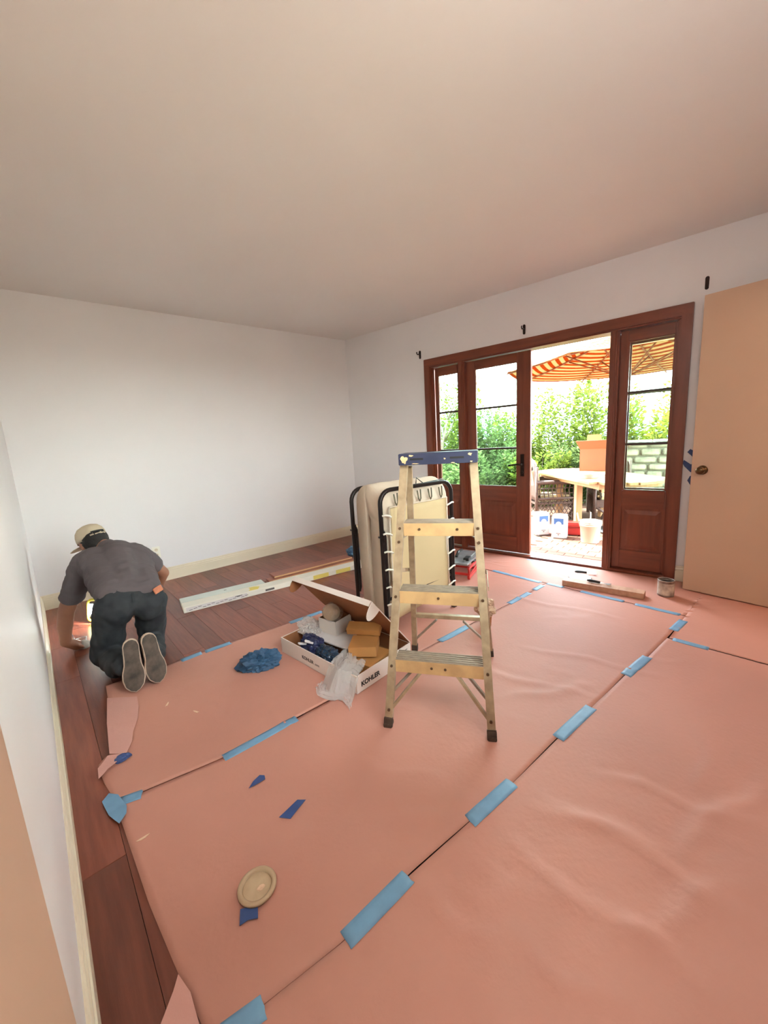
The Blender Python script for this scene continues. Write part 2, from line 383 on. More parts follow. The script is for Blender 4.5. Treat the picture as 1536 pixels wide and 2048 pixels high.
# ------------------------------------------------------------------ paper and tape
rng = np.random.RandomState(4)
CR = [(-2.42,-3.82,-2.39,-4.39),(-2.18,-3.77,-2.15,-4.40),(-2.64,-3.93,-2.56,-4.25),(-1.96,-3.90,-1.82,-4.37),(-1.72,-3.03,-1.52,-3.77),(-0.69,-2.76,-0.56,-3.58),(-1.84,-3.43,-1.43,-3.69),(-2.25,-3.79,-2.07,-4.25),(-2.58,-3.20,-2.37,-3.55),(-2.64,-3.51,-2.36,-3.68),(-2.11,-4.17,-1.58,-4.35),(-2.48,-4.12,-2.04,-4.35),(-2.72,-3.69,-2.68,-3.96),(-1.31,-3.24,-1.10,-3.93)]
CR = [c+(.0065+.004*rng.rand(), .022+.018*rng.rand()) for c in CR]
for i in range(90):
    x0 = rng.uniform(-3.1, .1); y0 = rng.uniform(-4.5, -1.9); a = rng.choice([-1.35, -1.1, -.7, .3, .1, -1.6])+rng.normal()*.25; L = rng.uniform(.12, .55)
    CR.append((x0, y0, x0+L*math.cos(a), y0+L*math.sin(a), rng.uniform(.0014, .0046), rng.uniform(.008, .03)))
def zpaper(x, y):
    z = .0035+.0012*np.sin(3.1*x+1.3*y)+.001*np.sin(2.2*y-5.3*x+1)+.0007*np.sin(9*x+7*y)+.0006*np.sin(13*y-8*x)
    for (x0, y0, x1, y1, hh, w) in CR:
        L2 = (x1-x0)**2+(y1-y0)**2; L = math.sqrt(L2)
        s = ((x-x0)*(x1-x0)+(y-y0)*(y1-y0))/L2; d = ((x-x0)*(y1-y0)-(y-y0)*(x1-x0))/L
        dd = d+.018*np.sin(s*9+x0*7)
        m = np.clip(s*(1-s)*4, 0, 1)**.6
        z = z+hh*m*np.exp(-np.abs(dd/w)**1.5)*np.where(dd > 0, 1, np.clip(1+dd/(w*.55), 0, 1)) - .35*hh*m*np.exp(-((dd+w*1.1)/w)**2)
    return np.maximum(z, .0022)
def interp(pts):
    pts = sorted(pts); xs = [p[0] for p in pts]; ys = [p[1] for p in pts]
    return lambda v: np.interp(v, xs, ys)
def sheet(name, label, ytop, ybot, xleft, xright, y0, y1, step=.022, lift=0.0, m='rosin_paper', dz=0.0, V=None):
    """paper sheet between two long edges; xleft/xright are functions of the nominal y"""
    if V is None: V = np.linspace(0, 1, max(4, int((y0-y1)/step))+1)
    nv = len(V)-1; yn = y0+(y1-y0)*V
    xl, xr = xleft(yn), xright(yn); nu = int((np.max(xr)-np.min(xl))/step)
    U = np.linspace(0, 1, nu+1)
    X = xl[:, None]+(xr-xl)[:, None]*U[None, :]
    yt, yb = ytop(X), ybot(X); Y = yt+(yb-yt)*V[:, None]
    Z = zpaper(X, Y)+dz
    Z = Z+lift*np.exp(-((1-V)[:, None]*(y0-y1)/.02)**2)*np.abs(np.sin(X*2.3+1))
    verts = np.stack([X, Y, Z], -1).reshape(-1, 3); n1 = nu+1
    faces = [(i*n1+j, (i+1)*n1+j, (i+1)*n1+j+1, i*n1+j+1) for i in range(nv) for j in range(nu)]
    me = bpy.data.meshes.new(name); me.from_pydata(verts.tolist(), [], faces); me.update()
    for p in me.polygons: p.use_smooth = True
    o = link(name, me, m); so = o.modifiers.new('thick', 'SOLIDIFY'); so.thickness = .0009; so.offset = -1
    return tag(o, label, 'paper', 'red rosin paper sheets on the floor')
s1 = interp([(-3.34, -2.722), (-3.306, -2.735), (-3.238, -2.762), (-2.957, -2.816), (-2.48, -2.836), (-1.573, -2.852), (-.28, -2.885)])
s2 = interp([(-3.3, -3.618), (-3.149, -3.639), (-2.946, -3.672), (-2.712, -3.680), (-2.453, -3.704), (-2.226, -3.724), (-1.896, -3.742), (-1.623, -3.763), (-1.228, -3.786), (-.988, -3.815), (-.607, -3.837), (-.26, -3.855)])
yb_ = interp([(-3.24, -1.80), (-2.93, -1.830), (-2.817, -1.823), (-2.604, -1.831), (-2.193, -1.869), (-1.867, -1.888), (-.25, -2.0)])
gap1 = lambda X: .0015+.0035*np.abs(np.sin(X*1.9+.4))*(X < -2.2)+.0018*np.abs(np.sin(3.3*X)); gap2 = lambda X: .001+.0035*np.abs(np.sin(X*4.1))**2
sheet('rosin_paper', 'red rosin paper sheet under the cot and cardboard tray, nearest the back wall', yb_, lambda X: s1(X)+gap1(X), interp([(-1.8, -3.225), (-1.96, -3.235), (-2.2, -3.22), (-2.44, -3.21), (-2.48, -3.30), (-2.53, -3.335), (-2.66, -3.333), (-2.75, -3.32)]), lambda y: y*0-.264, -1.8, -2.8, lift=.0015)
sheet('rosin_paper', 'red rosin paper sheet under the stepladder, middle strip of the floor', s1, lambda X: s2(X)+gap2(X), interp([(-2.72, -3.318), (-2.864, -3.31), (-3.222, -3.299), (-3.438, -3.283), (-3.66, -3.262)]), lambda y: y*0-.268, -2.72, -3.65)
sheet('rosin_paper', 'red rosin paper sheet filling the lower right corner of the picture', s2, lambda X: X*0-4.6, lambda y: y*0-3.245, lambda y: y*0-.664, -3.64, -4.6)
sheet('rosin_paper', 'red rosin paper strip along the french doors and under the slab door', lambda X: X*0-.9, lambda X: X*0-4.6, interp([(-.9, -.262), (-2.4, -.258), (-3.8425, -.262), (-3.8430, -.656), (-4.6, -.656)]), lambda y: -y*.1249-.02, -.9, -4.6, step=.024, dz=.0012,
      V=np.concatenate([np.linspace(0, (3.8425-.9)/3.7, 124), np.linspace((3.8430-.9)/3.7, 1, 32)]))
# loose torn pieces of paper at the left edge
def scrap(name, label, poly, z=.012, curl=0.0, m='rosin_paper_light', cat='paper'):
    bm = bmesh.new(); c = np.mean(poly, axis=0)
    vs = [bm.verts.new((p[0], p[1], 0)) for p in poly]; bm.faces.new(vs)
    bmesh.ops.triangulate(bm, faces=list(bm.faces)); bmesh.ops.subdivide_edges(bm, edges=list(bm.edges), cuts=3, use_grid_fill=True)
    for v in bm.verts:
        d = math.hypot(v.co.x-c[0], v.co.y-c[1]); v.co.z = z+curl*d*d+.002*mnoise.noise(v.co*14)
    me = bpy.data.meshes.new(name); bm.to_mesh(me); bm.free()
    o = link(name, me, m); so = o.modifiers.new('thick', 'SOLIDIFY'); so.thickness = .0009
    return tag(o, label, cat)
scrap('paper_scrap', 'torn pale pink strip of paper by the left paper edge below the shoes', [(-3.238, -1.96), (-3.15, -2.04), (-3.119, -2.064), (-3.130, -2.16), (-3.153, -2.265), (-3.19, -2.36), (-3.205, -2.43), (-3.239, -2.50), (-3.292, -2.447), (-3.27, -2.2)], .010, .05)
scrap('paper_scrap', 'curled grey torn paper corner next to crumpled tape at left', [(-3.345, -2.60), (-3.34, -2.52), (-3.30, -2.47), (-3.25, -2.50), (-3.27, -2.53), (-3.31, -2.55)], .018, 1.6)
scrap('paper_scrap', 'torn paper corner at the bottom left edge of the picture', [(-3.345, -3.52), (-3.30, -3.47), (-3.282, -3.445), (-3.27, -3.50), (-3.272, -3.57), (-3.30, -3.60), (-3.33, -3.58)], .008, .3)

def tape(label, x0, y0, x1, y1, w=.045, m='blue_tape', ragged=.003, cat='tape', group='blue tape strips across the paper seams', dz=.0016):
    L = math.hypot(x1-x0, y1-y0); n = max(3, int(L/.02)); d = ((x1-x0)/L, (y1-y0)/L); nn = (-d[1], d[0])
    X = []; Y = []
    for i in range(n+1):
        for j in range(5):
            s = i/n*L; k = (j/4-.5)*w
            if i in (0, n): s += random.uniform(-ragged, ragged)
            X.append(x0+d[0]*s+nn[0]*k); Y.append(y0+d[1]*s+nn[1]*k)
    X = np.array(X); Y = np.array(Y); Z = zpaper(X, Y)+dz
    me = bpy.data.meshes.new('tape_strip'); me.from_pydata(np.stack([X, Y, Z], -1).tolist(), [], [(i*5+j, (i+1)*5+j, (i+1)*5+j+1, i*5+j+1) for i in range(n) for j in range(4)])
    for p in me.polygons: p.use_smooth = True
    o = link('tape_strip', me, m); so = o.modifiers.new('thick', 'SOLIDIFY'); so.thickness = .0004
    tag(o, label, cat, group); return o
for a in [('blue tape strip on the back seam left of the plastic bag', -2.942, -2.820, -2.603, -2.830), ('blue tape strip on the seam seen through the ladder legs', -1.60, -2.853, -1.313, -2.864, .05), ('blue tape strip on the seam right of the ladder', -.819, -2.870, -.530, -2.880), ('short blue tape piece where the seam meets the door strip', -.46, -2.882, -.321, -2.886),
          ('greenish-blue tape end cut by the bottom edge of the picture', -3.25, -3.622, -3.153, -3.642, .05), ('longest blue tape strip on the front seam, nearest the camera', -2.946, -3.674, -2.720, -3.680, .05), ('blue tape strip on the front seam, second from the camera', -2.453, -3.704, -2.222, -3.722, .05), ('blue tape strip on the front seam, third from the camera', -1.896, -3.742, -1.61, -3.763, .05),
          ('blue tape strip on the front seam, fourth from the camera', -1.235, -3.788, -.971, -3.815, .05), ('short blue tape piece at the far corner of the front seam', -.54, -3.836, -.349, -3.850, .05), ('pale blue tape strip on the seam beside the red tool', -.251, -2.358, -.272, -2.842), ('short pale tape piece left of the board', -.262, -2.893, -.264, -3.035),
          ('blue tape strip in front of the wooden board', -.262, -3.169, -.262, -3.473), ('blue tape strip between the board and the seam corner', -.262, -3.547, -.266, -3.815), ('faint blue tape strip by the dark gap right of the seam corner', -.66, -3.862, -.66, -4.031), ('narrow blue tape line along the door threshold', .255, -2.426, .305, -2.823, .03),
          ('pale blue tape at the back paper edge right of the shoes', -2.70, -1.836, -2.54, -1.845), ('faint blue tape at the paper edge beside the right shoe', -2.84, -1.835, -2.72, -1.832), ('blue tape at the back paper edge behind the cardboard tray', -2.12, -1.878, -1.851, -1.893), ('blue tape sliver on the seam at the left paper edge', -3.302, -2.750, -3.232, -2.772)]:
    tape(a[0], *a[1:])
for lab, p in (('dark blue torn tape scrap on the paper, farther of two', [(-2.932, -3.047), (-2.905, -3.028), (-2.875, -3.018), (-2.862, -3.034), (-2.868, -3.052), (-2.895, -3.052)]), ('dark blue tape rectangle on the paper in front of the seam', [(-2.905, -3.236), (-2.825, -3.222), (-2.803, -3.243), (-2.880, -3.270)]), ('dark blue tape square beside the can lid', [(-3.132, -3.452), (-3.115, -3.415), (-3.075, -3.440), (-3.088, -3.470), (-3.110, -3.455)])):
    scrap('tape_scrap', lab, p, .0075, 0, 'dark_blue_tape', 'tape')
tg = tag(scrap('tape_scrap', 'bright blue folded tape flap over the left paper edge', [(-3.350, -2.715), (-3.325, -2.69), (-3.300, -2.72), (-3.285, -2.80), (-3.292, -2.835), (-3.318, -2.868), (-3.34, -2.80)], .012, .3, 'blue_tape', 'tape'), 'bright blue folded tape flap over the left paper edge', 'tape')
o = crumple('tape_wad', 'dark_blue_tape', None, (-3.255, -2.52, .016), (.028, .016, .014), 5); tag(o, 'small crumpled wad of dark blue tape at torn paper edge', 'tape')

# ------------------------------------------------------------------ unseen ceiling lamps added as fill, behind the photographer and in the hall
def fill_lamp(loc, label, watts, rgb, r=.13, dr=.16):
    t = thing('fill_lamp', label, 'lamp', loc)
    q = MB(); q.lathe([(.06, 0), (.06, -.018), (.012, -.026), (.008, -.05), (.008, -.10-dr), (.04, -.105-dr), (.045, -.125-dr)], 24); q.out('mount', 'bronze', t)
    q = MB(); q.lathe([(.040, -.12-dr)]+[(r*math.sin(a), -.12-dr-r*.92+r*math.cos(a)) for a in [math.radians(x_) for x_ in range(24, 180, 12)]]+[(.004, -.12-dr-r*1.92)], 28); q.out('globe', 'lamp_glass', t)
    ld = bpy.data.lights.new('bulb', 'POINT'); ld.shadow_soft_size = r; ld.energy = watts; ld.color = rgb
    lo = bpy.data.objects.new('bulb', ld); C.objects.link(lo); lo.parent = t; lo.location = (0, 0, -.12-dr-r*.92)
    return t
MATS['lamp_glass'] = mat_film('lamp_glass', (255, 244, 228), .25, .5)
fill_lamp((-2.62, -4.42, H), 'added unseen frosted globe fill lamp above the photographer', FILL_LAMP_W, (1, .96, .92))
fill_lamp((-.6, -5.3, H), 'added unseen frosted globe fill lamp in the hallway beyond the rear doorway', HALL_FILL_W, (1, .80, .58), .11)

# ------------------------------------------------------------------ stepladder
mat('alu_worn', (176, 150, 118), .42, metal=.25, rgb2=(152, 126, 98), vscale=22, bump=.05, bscale=60)
mat('ladder_blue', (44, 47, 70), .45, var=.12, vscale=14)
mat('paint_blob', (208, 176, 130), .6, var=.1, vscale=30)
mat('alu_tread', (150, 130, 112), .5, metal=.25, var=.12, vscale=30)
mat('rivet', (92, 66, 44), .5, metal=.4)
mat('rubber_dark', (70, 52, 40), .7, var=.15, vscale=40)
mat('alu_yellow', (206, 164, 112), .5, metal=.1, rgb2=(184, 144, 98), vscale=12)
lad = thing('stepladder', 'worn aluminium stepladder with dark blue top standing open in the room', 'stepladder', (-2.218, -3.368, .004), math.atan2(-.833, .554))
ZT = 1.168
def fr(s, z): k = z/ZT; return Vector((s*(.225-.068*k), .305*k, z))            # front rail centre
def rr(s, z): k = z/1.13; return Vector((s*(.222-.074*k), .672-.300*k, z))       # rear rail centre
for s in (-1, 1):
    b = MB(); b.bar(fr(s, .03), fr(s, ZT), .034, .006); b.bar(fr(s, .03)+Vector((s*.015, .016, 0)), fr(s, ZT)+Vector((s*.015, .016, 0)), .004, .036); b.bar(fr(s, .03)+Vector((-s*.015, .012, 0)), fr(s, ZT)+Vector((-s*.015, .012, 0)), .004, .026)
    r_ = b.out('front_rail', 'alu_worn', lad)
    b = MB(); b.bar(fr(s, .0), fr(s, .042), .040, .018); b.box((fr(s, 0).x, .012, .010), (.038, .045, .020)); b.out('foot', 'rubber_dark', lad, .003)
    b = MB(); b.bar(rr(s, .02), rr(s, 1.13), .030, .022); b.out('rear_rail', 'alu_worn', lad, .002)
    b = MB(); b.bar(rr(s, 0), rr(s, .045), .036, .030); b.out('foot', 'rubber_dark', lad, .003)
    # spreader strap
    b = MB(); p0 = fr(s, .60)+Vector((s*.026, .02, 0)); p1 = rr(s, .56)+Vector((s*.018, 0, 0)); mid = (p0+p1)/2+Vector((0, 0, .035)); b.bar(p0, mid, .004, .02); b.bar(mid, p1, .004, .02); b.out('spreader', 'alu_worn', lad)
    # braces
    b = MB(); b.bar(fr(s, .80)+Vector((0, .02, 0)), Vector((s*.085, .27, .868)), .018, .004, (0, 1, 0)); b.out('brace', 'alu_tread', lad)
    b = MB(); b.bar(fr(s, .075)+Vector((-s*.01, .012, 0)), Vector((s*.060, .088, .258)), .016, .012, (0, 1, 0)); b.out('brace', 'alu_worn', lad)
    b = MB(); b.bar(fr(s, .135)+Vector((-s*.01, .04, 0)), Vector((s*.085, .125, .262)), .016, .010, (0, 1, 0)); b.out('brace', 'alu_tread', lad)
    b = MB(); b.bar(rr(s, .075), rr(1, .235)*0+Vector((s*.075, rr(1, .235).y, .235)), .014, .010, (0, 1, 0)); b.out('brace', 'alu_tread', lad)
for z, nm in ((.292, 'a'), (.588, 'b'), (.885, 'c')):
    w = abs(fr(1, z).x)*2-.03; y = fr(1, z).y
    st = bpy.data.objects.new('step', None); C.objects.link(st); st.parent = lad
    b = MB(); b.box((0, y-.004, z-.032), (w, .004, .058)); b.out('front_flange', 'alu_yellow', st, .001)
    b = MB(); b.box((0, y+.038, z-.004), (w, .084, .006)); b.box((0, y+.078, z-.018), (w, .004, .03))
    for k in range(5): b.box((0, y+.008+k*.016, z), (w, .005, .004))
    b.out('tread', 'alu_tread', st)
    xs = {'a': (-.03, .03), 'b': (.0,), 'c': (-.085, .085)}[nm]
    for xx in xs:
        b = MB(); b.tube([(xx, y-.004, z-.03), (xx, y-.009, z-.03)], .006, 10); b.out('rivet', 'rivet', st)
for s in (-1, 1):
    for z in (.075, .262, .56, .80, .86):
        p = fr(s, z); b = MB(); b.tube([p+Vector((0, -.002, 0)), p+Vector((0, -.009, 0))], .0062, 10); b.out('rivet', 'rivet', lad)
b = MB(); b.box((0, rr(1, .26).y, .26), (abs(rr(1, .26).x)*2, .03, .022)); b.out('rear_bar', 'alu_worn', lad, .002)
b = MB(); b.box((0, rr(1, .80).y, .80), (abs(rr(1, .80).x)*2, .02, .022)); b.out('rear_bar', 'alu_worn', lad, .002)
b = MB(); b.box((0, .345, 1.192), (.352, .150, .006)); b.box((0, .272, 1.170), (.352, .007, .052)); b.box((0, .418, 1.170), (.352, .007, .052))
for s in (-1, 1): b.box((s*.1725, .345, 1.170), (.007, .150, .052))
topc = b.out('top_cap', 'ladder_blue', lad, .002)
for xx in (-.092, .088):
    b = MB(); b.box((xx, .2680, 1.170), (.062, .003, .009)); b.out('slot', 'dark_slot', topc, .001)
for (xx, zz, sx, sz) in ((-.150, 1.168, .030, .034), (-.118, 1.186, .02, .008), (.145, 1.182, .016, .012), (.15, 1.15, .01, .006), (.07, 1.148, .016, .005), (.034, 1.167, .008, .007), (-.10, 1.15, .03, .004)):
    b = MB(); pts = [(xx+sx/2*math.cos(a)*(1+.35*math.sin(3*a+xx*40)), zz+sz/2*math.sin(a)*(1+.3*math.cos(4*a+zz*9))) for a in [i*PI/7 for i in range(14)]]
    b.prism([(p[0], -p[1]) for p in pts][::-1], 0, .0012, Matrix.Translation((0, .2672, 0)) @ Matrix.Rotation(PI/2, 4, 'X') @ Matrix.Scale(-1, 4, (0, 1, 0)) @ Matrix.Scale(1, 4)); 
    sp = b.out('paint_splash', 'paint_blob', topc)

# ------------------------------------------------------------------ folded rollaway cot
mat('ticking', (214, 194, 172), .9, var=.04, vscale=9, bump=.12, bscale=30)
mat('cot_canvas', (206, 180, 138), .8, var=.03, vscale=3)
mat('cot_tube', (38, 30, 28), .35, metal=.5)
mat('hook_white', (236, 230, 216), .4)
mat('hook_steel', (104, 98, 78), .4, metal=.6)
cot = thing('folding_cot', 'folded rollaway cot with cream mattress and black tube frame', 'cot', (-1.432, -2.405, .004), math.radians(-4.5))
HW = .318
def frame_path(y, zt, zb=.0, lean=0.0, r=.085):
    pts = [(-HW, y-lean, zb), (-HW, y, zt-r)]
    for i in range(1, 7): a = PI-PI/2*i/6; pts.append((-HW+r+r*math.cos(a), y, zt-r+r*math.sin(a)))
    for i in range(0, 7): a = PI/2-PI/2*i/6; pts.append((HW-r+r*math.cos(a), y, zt-r+r*math.sin(a)))
    pts.append((HW, y-lean, zb)); return pts
b = MB(); b.tube(frame_path(-.165, .955), .0145, 12); f1 = b.out('front_frame', 'cot_tube', cot)
b = MB(); b.tube(frame_path(.165, .945), .0145, 12); b.out('rear_frame', 'cot_tube', cot)
# mattress: two thick leaves joined by a rolled fold on top
b = MB(); prof = []
ro = .152; zc = .835; slit = .012
for z in (.10, .3, .5, .62, .74): prof.append((-ro*(1 if z > .3 else .93), z))
for i in range(0, 13): a = PI-PI*i/12; prof.append((ro*math.cos(a), zc+ro*1.0*math.sin(a)))
for z in (.74, .62, .5, .3, .10): prof.append((ro*(1 if z > .3 else .93), z))
prof += [(.05, .085), (slit, .11), (slit, .5), (.022, .76), (0, .80), (-.022, .76), (-slit, .5), (-slit, .11), (-.05, .085)]
n = len(prof); NX = 26; vs = []; fs = []
for i in range(NX+1):
    xx = -HW+.022+(2*HW-.044)*i/NX; e = min(i, NX-i); q = 1-.10*math.exp(-e*.9)
    for (py, pz) in prof:
        wv = .006*mnoise.noise(Vector((xx*7, py*9, pz*6)))+.004*mnoise.noise(Vector((xx*20, py*20, pz*16)))
        vs.append((xx, py*q*(1+wv*6), .5+(pz-.5)*(1-.012*(1-q)*8)+wv))
for i in range(NX):
    for k in range(n): fs.append((i*n+k, i*n+(k+1) % n, (i+1)*n+(k+1) % n, (i+1)*n+k))
fs += [tuple(range(n))[::-1], tuple(range(NX*n, NX*n+n))]
b.add(vs, fs, True); b.out('mattress', 'ticking', cot)
b = MB()
for s in (-1,):      # canvas deck hooked to the front frame
    NXc, NZc = 10, 14; vs = []
    for j in range(NZc+1):
        for i in range(NXc+1):
            u = i/NXc; v = j/NZc; xx = -.255+.51*u+.012*math.sin(v*9)*(abs(u-.5) > .45); zb = .085+.075*u
            vs.append((xx, -.176+.004*math.sin(u*PI)*math.sin(v*PI), zb+(.845-zb)*v))
    b.add(vs, [(j*(NXc+1)+i, j*(NXc+1)+i+1, (j+1)*(NXc+1)+i+1, (j+1)*(NXc+1)+i) for j in range(NZc) for i in range(NXc)], True)
cv = b.out('canvas_deck', 'cot_canvas', cot); so = cv.modifiers.new('t', 'SOLIDIFY'); so.thickness = .003
b = MB()
for p0, p1 in (((-.258, -.178, .10), (-.258, -.178, .845)), ((.258, -.178, .16), (.258, -.178, .845)), ((-.258, -.178, .845), (.258, -.178, .845))): b.tube([p0, p1], .0055, 8)
b.out('deck_hem', 'ticking', cot)
for k in range(6):
    z = .20+k*.118
    for s in (-1, 1):
        b = MB(); b.tube([(s*.250, -.183, z-.006), (s*.272, -.190, z+.006), (s*.300, -.188, z+.014), (s*.320, -.183, z+.010)], .0062, 8); b.out('hook', 'hook_white', cot)
for k in range(5):
    xx = -.20+k*.10
    b = MB(); b.tube([(xx-.016, -.178, .925), (xx-.010, -.183, .870), (xx, -.183, .852), (xx+.010, -.183, .870), (xx+.012, -.178, .93)], .0048, 7); b.out('hook', 'hook_steel', cot)
for y in (-.165, .165):     # pivot brackets and the second pair of legs
    for s in (-1, 1):
        if y > 0 and s > 0: continue
        b = MB(); b.box((s*HW+(-s)*.006, y, .665), (.014, .036, .07)); b.tube([(s*HW-.004*s, y+.0, .70), (s*HW-.02*s, y, .66), (s*HW-.022*s, y, .24), (s*HW-.012*s, y, .21)], .014, 10); b.tube([(s*HW+.010*s, y-.02, .66), (s*HW+.010*s, y+.02, .66)], .007, 8)
        b.out('pivot_leg', 'cot_tube', cot)
b = MB(); b.tube([(-HW, -.165, .235), (HW, -.165, .265)], .010, 10); b.out('cross_tube', 'cot_tube', cot)
b = MB(); b.tube([(-.0, -.150, .962), (.05, -.10, 1.000), (.06, -.155, .965)], .0035, 8); b.tube([(.06, -.155, .965), (.26, -.155, .975)], .003, 8); b.out('handle_wire', 'cot_tube', cot)
for s in (-1, 1):
    for y in (-.165, .165):
        b = MB(); b.box((s*HW, y, .010), (.034, .034, .02)); b.out('foot', 'rubber_dark', cot, .003)

# ------------------------------------------------------------------ open printed tray box with fittings
mat('carton_white', (226, 210, 198), .55, var=.02, vscale=6)
mat('kraft', (150, 94, 56), .75, var=.06, vscale=12)
mat('kraft_light', (190, 130, 72), .7, var=.05, vscale=9)
mat('ink_black', (22, 20, 20), .6)
mat('ink_grey', (96, 88, 84), .6)
mat_film('bubble_film', (214, 200, 184), .32, .15)
mat_film('clear_film', (225, 215, 210), .38, .18)
mat('globe_glass', (206, 172, 130), .08, var=.1, vscale=20)
mat('navy_bag', (30, 36, 72), .35, var=.25, vscale=25)
mat('teal_bag', (36, 52, 70), .25, var=.3, vscale=30)
mat('leaflet', (214, 204, 200), .6, var=.03, vscale=20)
BW, BL, BH = .43, .685, .097
box = thing('cardboard_tray', 'white printed cardboard tray box with its lid half open', 'box', (-2.356, -2.216, .006), math.atan2(.089, .996))
# local: x = u (away from the long printed side), y = -v (towards the camera)
b = MB(); t = .005
b.box2((0, -BL, 0), (t, 0, BH)); b.box2((BW-t, -BL, 0), (BW, 0, BH)); b.box2((t, -t, 0), (BW-t, 0, BH)); b.box2((t, -BL, 0), (BW-t, -BL+t, BH)); b.box2((0, -BL, 0), (BW, 0, .004)); b.out('tray', 'carton_white', box)
b = MB(); e = .0015
b.box2((t, -BL+t, .004), (t+e, -t, BH-.002)); b.box2((BW-t-e, -BL+t, .004), (BW-t, -t, BH-.002)); b.box2((t, -t-e, .004), (BW-t, -t, BH-.002)); b.box2((t, -BL+t, .004), (BW-t, -BL+t+e, BH-.002)); b.box2((t, -BL+t, .004), (BW-t, -t, .0055)); b.out('tray_lining', 'kraft', box)
lid = bpy.data.objects.new('lid', None); C.objects.link(lid); lid.parent = box; lid.location = (BW, 0, BH); lid.rotation_euler = (0, math.radians(50.5), 0)
# lid local: extends along -x from the hinge; +z is the outside
LW = .455
b = MB(); b.box2((-LW, -BL, .0), (0, 0, .004)); b.out('lid_panel', 'carton_white', lid)
b = MB(); b.box2((-LW+.002, -BL+.002, -.002), (0, -.002, 0)); b.out('lid_lining', 'kraft', lid)
b = MB(); b.box2((-LW-.004, -BL, -.028), (-LW, 0, .004)); b.out('lid_lip', 'carton_white', lid)
for (yy, m_) in ((-BL, 'carton_white'), (0, 'kraft')):
    b = MB(); pts = [(-LW+.005, 0)]+[(-LW+.043+.04*math.cos(a), -.085*math.sin(a)*1.0) for a in [PI-PI*i/12 for i in range(13)]]+[(-LW+.085, 0)]
    b.prism(pts, -.0015, .0015, Matrix.Translation((0, yy, 0)) @ Matrix.Rotation(PI/2, 4, 'X')); b.out('ear_flap', m_, lid)
Mx = Matrix.Translation((-.0008, -.275, .030)) @ Matrix.Rotation(-PI/2, 4, 'Z') @ Matrix.Rotation(PI/2, 4, 'X')
text('lettering', 'KOHLER', .029, 'ink_black', box, Matrix.Translation((-.0006, -.215, .034)) @ Matrix.Rotation(-PI/2, 4, 'Z') @ Matrix.Rotation(PI/2, 4, 'X'), bold=.0003)
text('lettering', '.com', .022, 'ink_grey', box, Matrix.Translation((-.0006, -.334, .034)) @ Matrix.Rotation(-PI/2, 4, 'Z') @ Matrix.Rotation(PI/2, 4, 'X'))
text('lettering', 'KOHLER', .036, 'ink_black', box, Matrix.Translation((.030, -BL-.0006, .028)) @ Matrix.Rotation(PI/2, 4, 'X'), bold=.0014)
b = MB(); 
for k in range(5): b.box2((.325+.004*k, -BL-.0008, .030+.010*k), (.40-.006*(k % 2), -BL, .034+.010*k))
b.out('label_print', 'ink_grey', box)
def rbox(name, label, m, M, d, cat='box', bevel=.0015):
    q = MB(); q.box((0, 0, d[2]/2), d); o = q.out(name, m, None, bevel); o.matrix_world = box_M @ M; tag(o, label, cat); return o
box_M = Matrix.Translation((-2.356, -2.216, .006)) @ rz(math.atan2(.089, .996))
T = Matrix.Translation
rbox('small_box', 'flat brown cardboard box lying at the bottom of the tray, near its right end', 'kraft_light', T((.21, -.565, .008)) @ rz(math.radians(8)), (.20, .17, .075))
rbox('small_box', 'brown box wrapped in plastic lying tilted on the flat box', 'kraft_light', T((.215, -.525, .092)) @ rz(math.radians(38)) @ Matrix.Rotation(math.radians(4), 4, 'Y'), (.165, .155, .055))
rbox('small_box', 'narrow brown box leaning on top of the wrapped box', 'kraft_light', T((.295, -.45, .155)) @ rz(math.radians(-60)) @ Matrix.Rotation(math.radians(18), 4, 'X'), (.20, .07, .04))
rbox('leaflet', 'white printed instruction booklet lying across the tray', 'leaflet', T((.215, -.21, .086)) @ rz(math.radians(-84)) @ Matrix.Rotation(math.radians(3), 4, 'X'), (.46, .15, .008), 'leaflet', .0005)
wb = thing('small_box', 'small open white box holding a bagged glass globe', 'box'); wb.matrix_world = box_M @ T((.285, -.190, .094)) @ rz(math.radians(7))
b = MB(); w_, h_ = .145, .092
for a, c2 in (((-w_/2, -w_/2, 0), (-w_/2+.003, w_/2, h_)), ((w_/2-.003, -w_/2, 0), (w_/2, w_/2, h_)), ((-w_/2, -w_/2, 0), (w_/2, -w_/2+.003, h_)), ((-w_/2, w_/2-.003, 0), (w_/2, w_/2, h_)), ((-w_/2, -w_/2, 0), (w_/2, w_/2, .003))): b.box2(a, c2)
b.out('carton', 'carton_white', wb)
b = MB()
for a, c2 in (((-w_/2+.003, -w_/2+.003, .003), (-w_/2+.004, w_/2-.003, h_-.001)), ((w_/2-.004, -w_/2+.003, .003), (w_/2-.003, w_/2-.003, h_-.001)), ((-w_/2+.003, w_/2-.004, .003), (w_/2-.003, w_/2-.003, h_-.001))): b.box2(a, c2)
b.out('lining', 'kraft', wb)
gl = thing('glass_globe', 'amber glass lamp globe in a plastic bag inside the small white box', 'globe'); gl.matrix_world = box_M @ T((.255, -.200, .222)) @ Matrix.Rotation(math.radians(70), 4, 'X') @ Matrix.Rotation(math.radians(-15), 4, 'Y')
b = MB(); b.lathe([(.012, .075), (.020, .07), (.022, .055), (.040, .04), (.052, .015), (.054, -.01), (.048, -.035), (.036, -.05), (.034, -.05)], 28); b.out('globe', 'globe_glass', gl)
o = crumple('bag', 'bubble_film', gl, (0, 0, .012), (.060, .060, .080), 2, .08, .05)
def incrate(o, p): o.location = box_M @ Vector(p)
